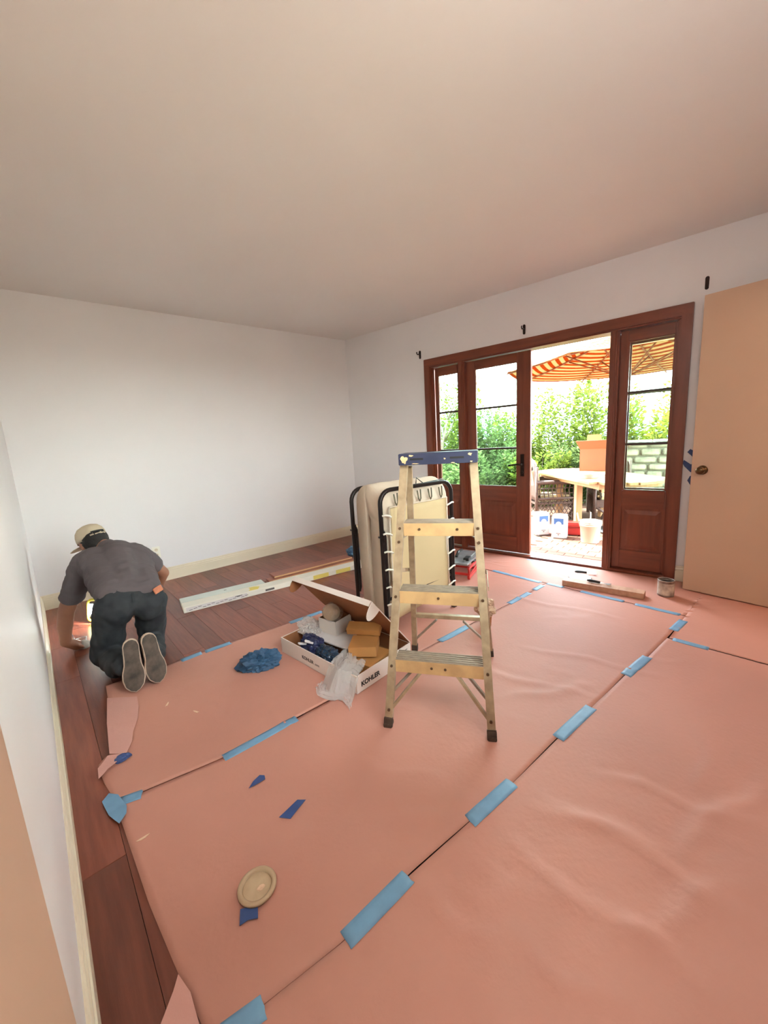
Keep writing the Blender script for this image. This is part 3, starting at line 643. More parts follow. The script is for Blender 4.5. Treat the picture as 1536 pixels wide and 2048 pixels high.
o = crumple('blue_bag', 'navy_bag', None, (0, 0, 0), (.055, .085, .055), 11, .4, .2); incrate(o, (.085, -.215, .075)); tag(o, 'crumpled navy plastic bag of parts at the left end of the tray', 'bag')
for k, (u, v, z, a, L) in enumerate(((.06, -.25, .115, 35, .10), (.045, -.20, .10, 70, .11))):
    q = MB(); q.box((0, 0, 0), (L, .022, .010)); o2 = q.out('metal_strip', 'leaflet', None, .003); o2.matrix_world = box_M @ T((u, v, z)) @ rz(math.radians(a-70)) @ Matrix.Rotation(math.radians(25), 4, 'Y'); tag(o2, ('pale strap end sticking out of the navy bag, upper', 'pale strap end sticking out of the navy bag, lower')[k], 'strap')
o = crumple('blue_bag', 'teal_bag', None, (0, 0, 0), (.050, .075, .045), 23, .35, .25); incrate(o, (.07, -.37, .070)); tag(o, 'shiny dark teal crumpled bag in the middle of the tray', 'bag')
o = crumple('plastic_bag', 'clear_film', None, (0, 0, 0), (.055, .085, .045), 31, .35, .3); incrate(o, (.19, -.045, .105)); tag(o, 'crumpled clear bubble bag at the back left corner of the tray', 'bag')
# clear bag draped over the near corner of the tray
b = MB(); vs = []; NU, NV = 22, 26
for j in range(NV+1):
    for i in range(NU+1):
        u = i/NU; v = j/NV
        x_ = .095-.19*v+.02*math.sin(u*7+v*3); y_ = -.47-.165*u-.12*v*(u-.15)-.03*v
        z_ = .118-.02*abs(u-.5) if v < .35 else max(.012, .118-.185*(v-.35)/.5)
        nz = mnoise.noise(Vector((u*5, v*6, 3)))*.022+mnoise.noise(Vector((u*12, v*14, 1)))*.010
        if v >= .35: x_ -= .02+.03*math.sin((v-.35)/.65*PI)
        vs.append((x_+nz, y_+nz*.6, max(z_+nz*.7, .008)))
b.add(vs, [(j*(NU+1)+i, j*(NU+1)+i+1, (j+1)*(NU+1)+i+1, (j+1)*(NU+1)+i) for j in range(NV) for i in range(NU)], False)
b2 = [(v[0]+.018+.01*mnoise.noise(Vector((v[1]*30, v[2]*30, 0))), v[1]+.006, v[2]+.006) for v in vs]
b.add(b2, [(j*(NU+1)+i, j*(NU+1)+i+1, (j+1)*(NU+1)+i+1, (j+1)*(NU+1)+i) for j in range(NV) for i in range(NU)], False)
o = b.out('plastic_bag', 'clear_film', None); o.matrix_world = box_M; tag(o, 'clear crinkled plastic bag hanging over the near corner of the tray', 'bag')

# ------------------------------------------------------------------ long carton, spare boards
mat('carton_cream', (232, 224, 208), .5, var=.02, vscale=5)
mat('carton_pale', (214, 218, 208), .5, var=.02, vscale=5)
mat('sticker_yellow', (226, 204, 104), .6)
mat('oak_board', (150, 86, 62), .35, rgb2=(166, 98, 72), vscale=3, stretch=(1.5, 12, 1))
mat('board_edge', (214, 168, 122), .6)
mat('pine', (196, 150, 122), .55, rgb2=(182, 136, 108), vscale=4, stretch=(10, 1.5, 10))
ang = math.atan2(-.139, .990)
lc = thing('long_carton', 'long flat white printed carton lying on the floor, the longer one in front', 'carton', (-2.612, -1.060, .001), ang)
b = MB(); b.box2((0, 0, 0), (1.98, .128, .046)); b.out('carton', 'carton_cream', lc, .003)
b = MB(); b.box2((.02, -.0006, .008), (.50, 0, .040)); b.out('print_panel', 'leaflet', lc)
b = MB()
for k in range(14):
    x0 = .04+k*.034; b.box2((x0, -.0012, .014+.006*(k % 3)), (x0+.026, -.0006, .018+.006*(k % 3)))
b.box2((.40, -.0012, .030), (.46, -.0006, .036)); b.box2((.66, -.0012, .012), (.74, -.0006, .03)); b.out('print', 'ink_grey', lc)['kind'] = 'stuff'
b = MB(); b.prism([(.52, .02), (.60, .01), (.63, .07), (.585, .10), (.54, .10), (.545, .06)], .0462, .0470); b.out('sticker', 'sticker_yellow', lc)
for (x0, x1) in ((1.12, 1.28), (1.36, 1.52)):
    b = MB(); b.box2((x0, -.0010, .004), (x1, 0, .043)); b.out('tape_patch', 'sticker_yellow', lc)
lc2 = thing('long_carton', 'shorter flat white carton lying behind the long carton', 'carton', (-2.612+.134*.139+.002, -1.060+.134*.990, .001), ang)
b = MB(); b.box2((0, 0, 0), (.70, .128, .044)); b.out('carton', 'carton_pale', lc2, .003)
b = MB(); b.box2((.35, .06, .0442), (.372, .068, .0448)); b.out('print', 'ink_black', lc2)
for k, (x0, y0, L, w, z, a) in enumerate(((-1.86, -1.005, 1.0, .10, .001, ang), (-1.84, -.985, .96, .10, .019, ang+.02), (-1.77, -.952, .87, .135, .037, ang+.045))):
    t_ = thing('spare_board', ('red-brown floor board at the bottom of the little stack', 'red-brown floor board in the middle of the little stack', 'wide red-brown floor board on top of the little stack')[k], 'board', (x0, y0, z), a, 'spare floor boards by the carton')
    b = MB(); b.box2((0, 0, 0), (L, w, .016)); b.out('board', 'oak_board', t_, .001)
    b = MB(); b.box2((0, -.0012, .001), (L, 0, .015)); b.out('cut_edge', 'board_edge', t_)
o = crumple('tape_ball', 'teal_tape' if 'teal_tape' in MATS else mat('teal_tape', (52, 92, 128), .4, rgb2=(104, 150, 180), vscale=18).name, None, (-.74, -.86, .05), (.075, .06, .05), 3, .3, .3); tag(o, 'crumpled ball of blue masking tape by the far end of the carton', 'tape')
mat('blue_cloth', (32, 62, 90), .6, rgb2=(48, 84, 114), vscale=12)
o = crumple('blue_wad', 'blue_cloth', None, (-2.53, -2.285, .046), (.088, .044, .052), 8, .5, .36); o.rotation_euler = (0, 0, math.radians(-28)); tag(o, 'crumpled wad of blue masking film on the paper left of the tray', 'wad')
# dirt specks stuck on the paper
mat('speck', (226, 190, 160), .7)
for k, (x_, y_, lab) in enumerate(((-3.268, -2.975, 'small white paint smear on paper near left edge'), (-3.02, -2.25, 'tiny pale paint fleck on the paper below the shoes'), (-2.93, -2.42, 'pale paint fleck on the paper left of the plastic bag'))):
    b = MB(); b.prism([(.016*math.cos(a)*(1+.5*math.sin(3*a+k)), .006*math.sin(a)*(1+.3*math.cos(2*a))) for a in [i*PI/6 for i in range(12)]], 0, .001); o = b.out('paint_fleck', 'speck', None, loc=(x_, y_, float(zpaper(np.array([x_]), np.array([y_]))[0])+.001), rot=(0, 0, k)); tag(o, lab, 'paint fleck')

# ------------------------------------------------------------------ can lid, board with tools, paint can
mat('lid_tan', (202, 174, 140), .4, rgb2=(186, 158, 126), vscale=20, bump=.08)
mat('lid_rim', (184, 156, 124), .5)
li = thing('can_lid', 'round tan paint can lid lying upside down on the paper', 'lid', (-3.056, -3.395, .007))
b = MB(); b.lathe([(.0405, .002), (.0405, .007), (.046, .011), (.051, .011), (.0545, .008), (.0545, .002)], 56); b.out('rim', 'lid_rim', li)
b = MB(); b.lathe([(.0402, .001), (.0402, .0035), (.0385, .0045), (.001, .0045)], 48); b.out('disc', 'lid_tan', li)
o = crumple('paint_drip', 'speck', li, (.006, -.012, .0055), (.010, .007, .003), 4)
wbd = thing('wood_board', 'short planed wooden board lying on the paper by the doors', 'board', (-.225, -3.003, .007), math.atan2(-.99, .14))
b = MB(); b.box2((0, 0, 0), (.570, .092, .043)); b.out('plank', 'pine', wbd, .002)
dl = thing('plastic_disc', 'white round plastic lid lying behind the wooden board', 'lid', (.035, -3.040, .007))
b = MB(); b.lathe([(.088, 0), (.090, .004), (.086, .010), (.080, .010), (.078, .006), (.002, .006)], 40); b.out('disc', 'white_satin', dl)
b = MB(); b.lathe([(.0905, .000), (.0912, .004), (.0905, .0045)], 40, caps=False); b.out('rim', 'dark_slot', dl)
mat('tool_black', (30, 30, 28), .4); mat('steel', (190, 186, 180), .3, metal=.8)
def knife(label, loc, a, name='putty_knife'):
    t_ = thing(name, label, 'tool', loc, a)
    q = MB(); q.tube([(0, 0, .012), (.02, 0, .013), (.06, 0, .013), (.095, 0, .011)], [.007, .012, .0105, .009], 10); q.out('handle', 'tool_black', t_)
    q = MB(); q.prism([(.09, -.008), (.12, -.006), (.165, -.020), (.170, .020), (.12, .006), (.09, .008)], .009, .0105); q.out('blade', 'steel', t_)
knife('black handled putty knife on the paper near the threshold', (.135, -2.955, .007), math.atan2(-.16, .06))
knife('black handled scraper lying on the wooden board', (-.135, -3.165, .051), math.atan2(-.99, .10))
mat('can_metal', (172, 160, 150), .4, metal=.4, rgb2=(120, 96, 84), vscale=18)
mat('can_dark', (36, 20, 18), .6)
mat('can_label', (214, 198, 180), .6, rgb2=(92, 58, 48), vscale=11)
pc = thing('paint_can', 'small open paint-stained quart can on the paper by the doors', 'can', (.052, -3.655, .007))
b = MB(); b.lathe([(.050, 0), (.053, .003), (.053, .112), (.055, .116), (.055, .120), (.046, .120), (.046, .117), (.048, .113)], 36, caps=False); b.lathe([(.053, .001), (.001, .001)], 36, caps=False); b.out('can', 'can_metal', pc)
b = MB(); b.lathe([(.0535, .012), (.0535, .100)], 36, caps=False); b.out('label', 'can_label', pc)
b = MB(); b.lathe([(.0478, .100), (.001, .100)], 30, caps=False); b.out('contents', 'can_dark', pc)
# spattered cup with a rag behind the ladder
mat('cup_orange', (176, 110, 60), .6, var=.2, vscale=20); mat('rag_cream', (214, 182, 150), .8, rgb2=(170, 128, 104), vscale=25)
cu = thing('paint_cup', 'small spattered cup with a crumpled rag behind the ladder leg', 'cup', (-1.235, -2.945, .007))
b = MB(); b.lathe([(.036, 0), (.040, .06), (.044, .12), (.041, .12), (.036, .01), (.001, .008)], 24, caps=False); b.out('cup', 'cup_orange', cu)
o = crumple('rag', 'rag_cream', cu, (0, 0, .125), (.058, .055, .055), 17, .4, .3)
# red tile cutter
mat('red_paint', (196, 44, 36), .4, var=.1, vscale=14); mat('grey_plate', (150, 150, 150), .35, metal=.4, rgb2=(120, 118, 116), vscale=12)
tcut = thing('tile_saw', 'red and grey tile cutter on the paper behind the cot', 'tool', (-.43, -2.17, .007), math.radians(18))
b = MB(); 
for y in (-.11, .11): b.bar((-.22, y, .025), (.22, y, .045), .02, .03, (0, 1, 0)); b.bar((-.22, y, .10), (.22, y, .12), .016, .02, (0, 1, 0)); b.bar((.20, y, .0), (.20, y, .15), .018, .018); b.bar((-.20, y, .0), (-.20, y, .12), .018, .018)
for x_ in (-.2, 0, .2): b.bar((x_, -.11, .045), (x_, .11, .045), .018, .02)
b.bar((-.2, -.112, .03), (.2, -.112, .11), .006, .02, (0, 1, 0)); b.out('frame', 'red_paint', tcut, .002)
b = MB(); b.box((0, .0, .135), (.43, .20, .018)); b.box((.02, -.05, .148), (.38, .02, .012)); b.out('table', 'grey_plate', tcut, .003)
b = MB(); b.tube([(-.05, .06, .15), (0, .06, .185), (.11, .06, .178)], .013, 10); b.box((-.09, -.06, .155), (.08, .05, .03)); b.box((-.02, -.10, .112), (.07, .03, .03)); b.out('handle', 'tool_black', tcut, .002)

# ------------------------------------------------------------------ wall fittings
ou = thing('wall_outlet', 'white duplex outlet plate on back wall right of the kneeling man', 'outlet', (-2.535, -.0005, .305))
b = MB(); b.box((0, -.003, 0), (.070, .006, .116)); b.out('plate', 'outlet_plastic', ou, .002)
for z in (-.026, .026):
    b = MB(); b.lathe([(.0165, 0), (.0165, .003)], 20, Matrix.Translation((0, -.006, z)) @ Matrix.Rotation(PI/2, 4, 'X')); s_ = b.out('socket', 'trim_paint', ou)
    for xx in (-.006, .006):
        b = MB(); b.box((xx, -.0094, z+.003), (.0022, .001, .009)); b.out('slot', 'dark_slot', s_)
for k, (t_, z, arm) in enumerate(((1.190, 2.197, 1), (2.386, 2.211, 1), (3.713, 2.240, 0))):
    r_ = thing('curtain_bracket', ('dark curtain rod bracket above the left corner of the french doors', 'dark curtain rod bracket above the open doorway', 'dark curtain rod bracket above the beige slab door')[k], 'bracket', WR(t_, 0, z), TH, 'curtain rod brackets above the doors')
    b = MB(); b.prism([(.012*math.cos(a), .012*math.sin(a)+(.032 if math.sin(a) >= 0 else -.032)) for a in [i*PI/8 for i in range(16)]], 0, .006, Matrix.Rotation(PI/2, 4, 'X')); b.out('plate', 'bronze', r_)
    if arm:
        b = MB(); b.tube([(0, -.004, .004), (0, -.03, .004), (0, -.055, -.002), (0, -.066, .010), (0, -.062, .022)], .0055, 8); b.out('arm', 'bronze', r_)
# tape pieces on the wall beside the slab door
def wall_tape(label, pts, dz=0):
    q = MB(); q.prism([(p[0], -p[1]) for p in pts], -.0012, -.0004, RM @ Matrix.Rotation(PI/2, 4, 'X') @ Matrix.Scale(-1, 4, (0, 1, 0)) @ Matrix.Scale(-1, 4, (0, 0, 1)))
    o = q.out('tape_scrap', 'dark_blue_tape', None); return tag(o, label, 'tape', 'dark blue tape scraps on the right wall')
wall_tape('upper dark blue tape scrap on wall beside the slab door', [(3.672, 1.045), (3.690, 1.068), (3.715, 1.05), (3.72, .99), (3.70, 1.015)])
wall_tape('middle dark blue tape strip on wall at door knob height', [(3.648, .960), (3.655, .985), (3.700, .950), (3.725, .958), (3.725, .885), (3.70, .890), (3.66, .935)])
wall_tape('lower dark blue tape scrap on wall beside the slab door', [(3.685, .825), (3.700, .860), (3.725, .870), (3.725, .795), (3.705, .790)])

# ------------------------------------------------------------------ work light on the floor
mat('lamp_yellow', (206, 196, 70), .4); mat_emit('led_white', (235, 248, 255), 6.0)
wk = thing('work_light', 'yellow framed LED work light glowing on the floor beside the kneeling man', 'work light', (-3.150, -.68, .001), math.radians(-42))
MT = Matrix.Rotation(math.radians(-12), 4, 'X')
def rr_path(w, h, r, y=0):
    out = []
    for (cx_, cz_, a0) in ((w/2-r, h-r, 0), (-w/2+r, h-r, PI/2), (-w/2+r, r, PI), (w/2-r, r, 1.5*PI)):
        for i in range(5): a = a0+PI/2*i/4; out.append(MT @ Vector((cx_+r*math.cos(a), y, cz_+r*math.sin(a)+.012)))
    return out
b = MB(); b.tube(rr_path(.115, .165, .03), .0105, 10, closed=True); b.out('frame', 'lamp_yellow', wk)
b = MB(); b.box2((-.042, -.010, .040), (.042, .020, .152), MT); b.out('housing', 'tool_black', wk, .003)
b = MB(); b.box2((-.036, -.013, .070), (.036, -.0105, .146), MT); b.out('led_panel', 'led_white', wk)
ld = bpy.data.lights.new('led', 'AREA'); ld.shape = 'RECTANGLE'; ld.size = .07; ld.size_y = .075; ld.energy = 5.0; ld.color = (1, .93, .84)
lo = bpy.data.objects.new('led', ld); C.objects.link(lo); lo.parent = wk; lo.location = MT @ Vector((0, -.02, .108)); lo.rotation_euler = (math.radians(68), 0, 0)

# ------------------------------------------------------------------ kneeling man
mat('skin', (150, 100, 76), .55, var=.06, vscale=20)
mat('shirt_grey', (92, 82, 84), .85, var=.05, vscale=12)
mat('jeans', (38, 40, 45), .85, rgb2=(52, 55, 58), vscale=10)
mat('cap_tan', (196, 178, 152), .8, var=.04, vscale=12)
mat('hair_black', (24, 20, 18), .6, bump=.4, bscale=90)
mat('shoe_upper', (70, 62, 58), .8)
mat('shoe_midsole', (196, 170, 150), .6)
mat('outsole', (56, 48, 43), .75, rgb2=(100, 86, 75), vscale=16, bump=.15, bscale=50)
mat('band_red', (78, 44, 46), .8)
mat('patch_leather', (186, 110, 76), .6, var=.15, vscale=40)
mat('mask_grey', (186, 178, 172), .8)
MO = Vector((-3.05, -1.62, 0))
man = thing('person', 'man in grey T-shirt, dark jeans and tan cap kneeling to sand the floor', 'person', MO)
def V(x, y, z): return Vector((x, y, z))-MO
# body: one continuous skin (torso core, neck, head, both arms and hands)
b = MB()
b.cap(V(-3.02, -1.60, .47), V(-3.01, -1.36, .60), .09, .09)
b.cap(V(-3.13, -1.31, .60), V(-2.92, -1.31, .58), .06, .06)
b.cap(V(-3.03, -1.26, .655), V(-3.085, -1.15, .690), .056, .056)
HD = V(-3.105, -1.105, .700)
HM = Matrix.Translation(HD) @ rz(math.radians(22)) @ Matrix.Rotation(math.radians(-38), 4, 'X')
b.ell((0, 0, 0), (.076, .096, .108), HM); b.ell((0, .030, -.070), (.056, .062, .050), HM); b.ell((0, .098, -.025), (.015, .020, .020), HM); b.ell((0, .075, -.068), (.030, .020, .010), HM); b.ell((0, .085, .022), (.050, .016, .012), HM)
for s in (-1, 1): b.ell((s*.078, -.008, -.015), (.012, .020, .032), HM)
eL = V(-3.318, -1.19, .300); wL = V(-3.352, -1.155, .085)
b.cap(V(-3.19, -1.28, .60), eL, .060, .046); b.cap(eL, V(-3.338, -1.172, .20), .047, .044); b.cap(V(-3.338, -1.172, .20), wL, .044, .031)
eR = V(-2.748, -1.235, .415); wR = V(-2.875, -1.03, .100)
b.cap(V(-2.865, -1.29, .575), eR, .058, .043); b.cap(eR, V(-2.80, -1.15, .28), .043, .041); b.cap(V(-2.80, -1.15, .28), wR, .040, .029)
def hand(wr, d, side, thumb, curl):
    d = d.normalized(); pc_ = wr+d*.045
    b.cap(wr, wr+d*.075, .030, .034); b.cap(pc_-side*.018, pc_+side*.018+d*.02, .024, .024)
    for i in range(4):
        k = (i-1.5)*.0195; L = (.070, .080, .076, .060)[i]; p = wr+d*.085+side*k; q = p+d*L*.45+curl*.012; r2 = q+d*L*.18+curl*L*.42
        b.cap(p, q, .0105, .0098); b.cap(q, r2, .0098, .0085)
    p = wr+d*.035+thumb*.026; q = p+d*.030+thumb*.020; b.cap(p, q, .013, .0115); b.cap(q, q+d*.028+curl*.014, .0115, .010)
hand(wL, Vector((.22, .10, -.85)).normalized()*.55+Vector((.45, .2, 0)), Vector((.3, -.95, 0)).normalized(), Vector((.2, -.9, .2)).normalized(), Vector((.5, .1, -.55)))
hand(wR, Vector((-.12, .80, -.42)), Vector((1, .1, 0)).normalized(), Vector((-1, 0, .1)), Vector((0, .3, -.6)))
organic('body', b, 'skin', man, .0075, 3)
b = MB()
for s in (-1, 1): b.ell((s*.030, .088, .004), (.012, .008, .010), HM)
b.out('eyes', 'white_satin', man)
b = MB(); b.ell((0, .052, -.058), (.064, .060, .050), HM); b.out('dust_mask', 'mask_grey', man)
# hair and cap
b = MB(); b.ell((0, -.024, .002), (.083, .092, .094), HM); b.ell((0, -.070, -.055), (.062, .040, .040), HM); b.cap(HM @ Vector((-.07, 0, -.03)), HM @ Vector((-.068, .02, -.06)), .016, .012); b.cap(HM @ Vector((.07, 0, -.03)), HM @ Vector((.068, .02, -.06)), .016, .012); organic('hair', b, 'hair_black', man, .010, 2, .004, 60)
cap = bpy.data.objects.new('cap', None); C.objects.link(cap); cap.parent = man
CM = HM @ Matrix.Rotation(math.radians(14), 4, 'X') @ Matrix.Translation((0, -.004, .018))
b = MB(); prof = [(.092, -.004), (.0935, .015), (.092, .04), (.084, .066), (.066, .088), (.038, .101), (.008, .105)]
b.lathe(prof, 28, CM @ Matrix.Diagonal((.92, 1.08, 1, 1)), caps=False)
for k in range(9):
    pass
vs = []; N = 12
for i in range(N+1):
    a = PI*(.18+.64*i/N)
    for (rr_, zz) in ((.088, .004), (.125, -.002), (.150, -.014)):
        vs.append(CM @ Vector((rr_*math.cos(a)*.9, rr_*math.sin(a)*1.08, zz-.012*abs(math.cos(a))*2)))
b.add(vs, [(i*3+j, (i+1)*3+j, (i+1)*3+j+1, i*3+j+1) for i in range(N) for j in range(2)], True)
cm = b.out('crown', 'cap_tan', cap); so = cm.modifiers.new('t', 'SOLIDIFY'); so.thickness = .003
b = MB(); b.tube([CM @ Vector((.0945*.92*math.sin(a), -.0945*1.08*math.cos(a), .012)) for a in [math.radians(x_) for x_ in range(-32, 33, 8)]], .0055, 8); b.out('strap', 'cap_tan', cap)
b = MB(); b.tube([CM @ Vector((.0940*.92*math.sin(a), -.0940*1.08*math.cos(a), .030)) for a in [math.radians(x_) for x_ in range(-26, 27, 4)]], .0065, 8); b.tube([CM @ Vector((-.028, -.0995, .014)), CM @ Vector((-.022, -.1015, .014))], .006, 8); b.out('strap_opening', 'ink_black', cap)
# T-shirt
b = MB()
b.cap(V(-3.105, -1.63, .478), V(-3.125, -1.34, .607), .094, .105); b.cap(V(-2.935, -1.63, .452), V(-2.925, -1.34, .592), .094, .103); b.cap(V(-3.02, -1.62, .478), V(-3.01, -1.36, .622), .100, .112)
b.cap(V(-3.10, -1.67, .462), V(-2.94, -1.67, .440), .082, .082)
b.cap(V(-3.15, -1.285, .618), V(-2.90, -1.285, .600), .082, .080)
b.cap(V(-3.182, -1.285, .602), V(-3.272, -1.218, .405), .080, .068); b.cap(V(-2.872, -1.295, .578), V(-2.805, -1.268, .500), .078, .064)
b.cap(V(-3.03, -1.27, .648), V(-3.045, -1.235, .665), .066, .062)
organic('t_shirt', b, 'shirt_grey', man, .0085, 4, .009, 13, (.6, 1.8, 1.3))
# jeans
b = MB()
b.cap(V(-3.105, -1.675, .425), V(-2.945, -1.675, .405), .100, .098); b.ell(V(-3.095, -1.712, .385), (.088, .082, .092)); b.ell(V(-2.945, -1.708, .365), (.086, .080, .090))
b.cap(V(-3.125, -1.675, .39), V(-3.178, -1.575, .100), .100, .082); b.cap(V(-2.925, -1.67, .365), V(-2.930, -1.545, .092), .096, .080)
b.cap(V(-3.178, -1.575, .092), V(-3.128, -1.885, .120), .080, .060); b.cap(V(-2.930, -1.545, .088), V(-2.985, -1.885, .118), .078, .058)
b.cap(V(-3.165, -1.64, .085), V(-3.150, -1.78, .09), .078, .070)
organic('jeans', b, 'jeans', man, .0085, 4, .010, 12)
b = MB(); b.box((0, 0, 0), (.060, .008, .036)); o = b.out('brand_patch', 'patch_leather', man, .002); o.location = V(-2.888, -1.757, .462); o.rotation_euler = (math.radians(-20), math.radians(-8), math.radians(32)); o['label'] = 'tan leather patch on waistband'
b = MB(); b.box((0, 0, 0), (.014, .008, .055)); o = b.out('belt_loop', 'jeans', man, .002); o.location = V(-3.02, -1.765, .455); o.rotation_euler = (math.radians(-15), 0, 0)
# shoes: toes on the floor, soles facing back
def sole_outline(sc=1.0):
    pts = []
    prof = [(0, .000), (.010, .024), (.035, .046), (.075, .056), (.11, .054), (.15, .043), (.18, .037), (.22, .040), (.255, .040), (.278, .030), (.290, .010)]
    right = [(x_*sc, .145+(z-.145)*(1-(1-sc)*.4)) for (z, x_) in prof]; left = [(-(x_*.92)*sc, .145+(z-.145)*(1-(1-sc)*.4)) for (z, x_) in prof[::-1]]
    return right+left
for s, (px, py, lean) in enumerate(((-3.113, -2.012, 3), (-2.998, -2.010, -2))):
    sh = bpy.data.objects.new('shoe', None); C.objects.link(sh); sh.parent = man; sh.location = V(px, py, .008); sh.rotation_euler = (math.radians(-9), math.radians(lean), math.radians((-6, 6)[s]))
    mir = Matrix.Scale(-1, 4, (1, 0, 0)) if s == 0 else Matrix.Identity(4)
    MS = mir @ Matrix.Rotation(PI/2, 4, 'X')          # outline plane -> x,z ; extrude along -y
    b = MB(); b.prism(sole_outline(1.0), -.028, -.004, MS); b.out('midsole', 'shoe_midsole', sh, .004)
    b = MB(); b.prism(sole_outline(.90), -.006, .002, MS); b.out('outsole', 'outsole', sh, .002)
    b = MB(); b.cap(Vector((0, .045, .055)), Vector((0, .055, .12)), .046, .046); b.cap(Vector((0, .05, .10)), Vector((0, .07, .23)), .043, .040); b.cap(Vector((0, .06, .235)), Vector((0, .105, .20)), .040, .046); b.ell((0, .035, .035), (.046, .022, .032)); organic('upper', b, 'shoe_upper', sh, .010, 3)
# sanding sponge in his hand and its cord
mat('sponge', (176, 164, 152), .9, var=.1, vscale=60)
sg = thing('sander', 'small pale sanding pad with a thin white cord under the hand', 'sander', (-3.268, -1.125, .002))
b = MB(); b.lathe([(.030, 0), (.034, .006), (.034, .034), (.026, .046), (.004, .050)], 22, Matrix.Rotation(math.radians(14), 4, 'Y')); b.out('pad', 'sponge', sg)
b = MB(); b.tube([(.02, 0, .04), (.03, .06, .05), (-.01, .12, .03), (-.035, .06, .05), (-.045, -.01, .12), (-.040, -.03, .22), (-.03, -.03, .30)], .0032, 8); b.out('cord', 'white_satin', sg)

# ================================================================== outside
ZP = -.13
mat('paver', (98, 60, 42), .8, rgb2=(118, 78, 58), vscale=6, bump=.1, bscale=40, objrand=.10)
mat('patio_bed', (104, 74, 54), .9, var=.06, vscale=8)
mat('garden_soil', (84, 78, 56), .95, var=.15, vscale=2)
b = MB(); b.box2((.156, -7.0, ZP-.2), (6.4, 2.2, ZP-.012)); pat = b.out('patio', 'patio_bed'); pat['kind'] = 'structure'; pat['label'] = 'sunlit pale brick patio outside the open doors'
me_p = None
for i in range(20):
    for j in range(9):
        t_ = 2.16+j*.20+(.10 if i % 2 else 0); o_ = .25+i*.10
        if t_ > 3.75: continue
        if me_p is None:
            q = MB(); q.box((0, 0, 0), (.194, .094, .02)); ob = q.out('paver', 'paver', pat, .003, 1); me_p = ob.data
        else:
            ob = bpy.data.objects.new('paver', me_p); C.objects.link(ob); ob.parent = pat
        p = WR(t_, o_, ZP-.010+random.uniform(-.0015, .0015)); ob.location = p; ob.rotation_euler = (random.uniform(-.01, .01), random.uniform(-.01, .01), TH)
b = MB(); b.box2((-60, -60, ZP-.5), (90, 90, ZP-.22)); g_ = b.out('garden_ground', 'garden_soil'); g_['kind'] = 'structure'; g_['label'] = 'garden ground beyond the patio'

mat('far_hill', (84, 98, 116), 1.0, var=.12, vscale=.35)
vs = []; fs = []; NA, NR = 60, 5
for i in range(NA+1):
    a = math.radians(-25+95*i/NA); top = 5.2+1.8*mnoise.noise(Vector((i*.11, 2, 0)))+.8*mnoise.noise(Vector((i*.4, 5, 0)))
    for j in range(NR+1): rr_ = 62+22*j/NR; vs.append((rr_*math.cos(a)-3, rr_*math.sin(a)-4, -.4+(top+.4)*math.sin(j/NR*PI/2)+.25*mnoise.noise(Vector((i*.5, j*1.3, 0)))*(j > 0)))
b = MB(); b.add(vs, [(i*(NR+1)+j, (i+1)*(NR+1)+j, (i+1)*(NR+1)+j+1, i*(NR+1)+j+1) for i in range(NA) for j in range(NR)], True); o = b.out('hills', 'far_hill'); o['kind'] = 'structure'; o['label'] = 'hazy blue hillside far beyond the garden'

# paint jugs
mat('jug_white', (190, 184, 184), .35, var=.02, vscale=8); mat('jug_blue', (60, 96, 146), .4); mat('jug_print', (206, 170, 170), .5); mat('jug_sun', (246, 242, 224), .4)
def jug(label, loc, a):
    t_ = thing('paint_jug', label, 'paint container', loc, a, 'white paint jugs on the patio')
    w = .09; c_ = .028; H_ = .305
    poly = [(-w+c_, -w), (w-c_, -w), (w, -w+c_), (w, w-c_), (w-c_, w), (-w+c_, w), (-w, w-c_), (-w, -w+c_)]
    q = MB(); q.prism(poly, 0, H_-.02); q.out('body', 'jug_white', t_, .004)
    q = MB(); q.prism([(x_*.93, y_*.93) for x_, y_ in poly], H_-.021, H_); q.lathe([(.045, H_-.002), (.045, H_+.008), (.04, H_+.012), (.002, H_+.012)], 20); q.out('lid', 'jug_white', t_, .003)
    q = MB(); q.prism([(x_*1.004, y_*1.004) for x_, y_ in poly], 0, .016); q.out('base_band', 'ink_grey', t_)
    for k in range(4):
        Mf = rz(k*PI/2) @ T((0, -w-.0004, 0))
        if k in (0, 3):
            q = MB(); q.box2((-.058, -.0008, .195), (.058, 0, .272), Mf); bnd = q.out('label_band', 'jug_blue', t_)
            q = MB(); q.prism([(.034*math.cos(x_), .034*math.sin(x_)) for x_ in [PI*i/10 for i in range(11)]], .0008, .0016, Mf @ T((0, 0, .197)) @ Matrix.Rotation(PI/2, 4, 'X')); q.out('label_sun', 'jug_sun', bnd)
            q = MB(); q.box2((-.03, -.0008, .07), (.025, 0, .078), Mf); q.out('label_print', 'ink_grey', t_)
            q = MB(); q.box2((-.01, -.0008, .05), (.008, 0, .062), Mf); q.out('label_print', 'ink_grey', t_)
        else:
            q = MB()
            q.box2((-.05, -.0008, .05), (.05, 0, .25), Mf); q.out('label_panel', 'jug_print', t_)
jug('white and blue square paint jug on the patio, left of the two', (1.80, -1.80, ZP), math.radians(-43))
jug('white and blue square paint jug on the patio, next to the red box', (1.76, -2.075, ZP), math.radians(-75))
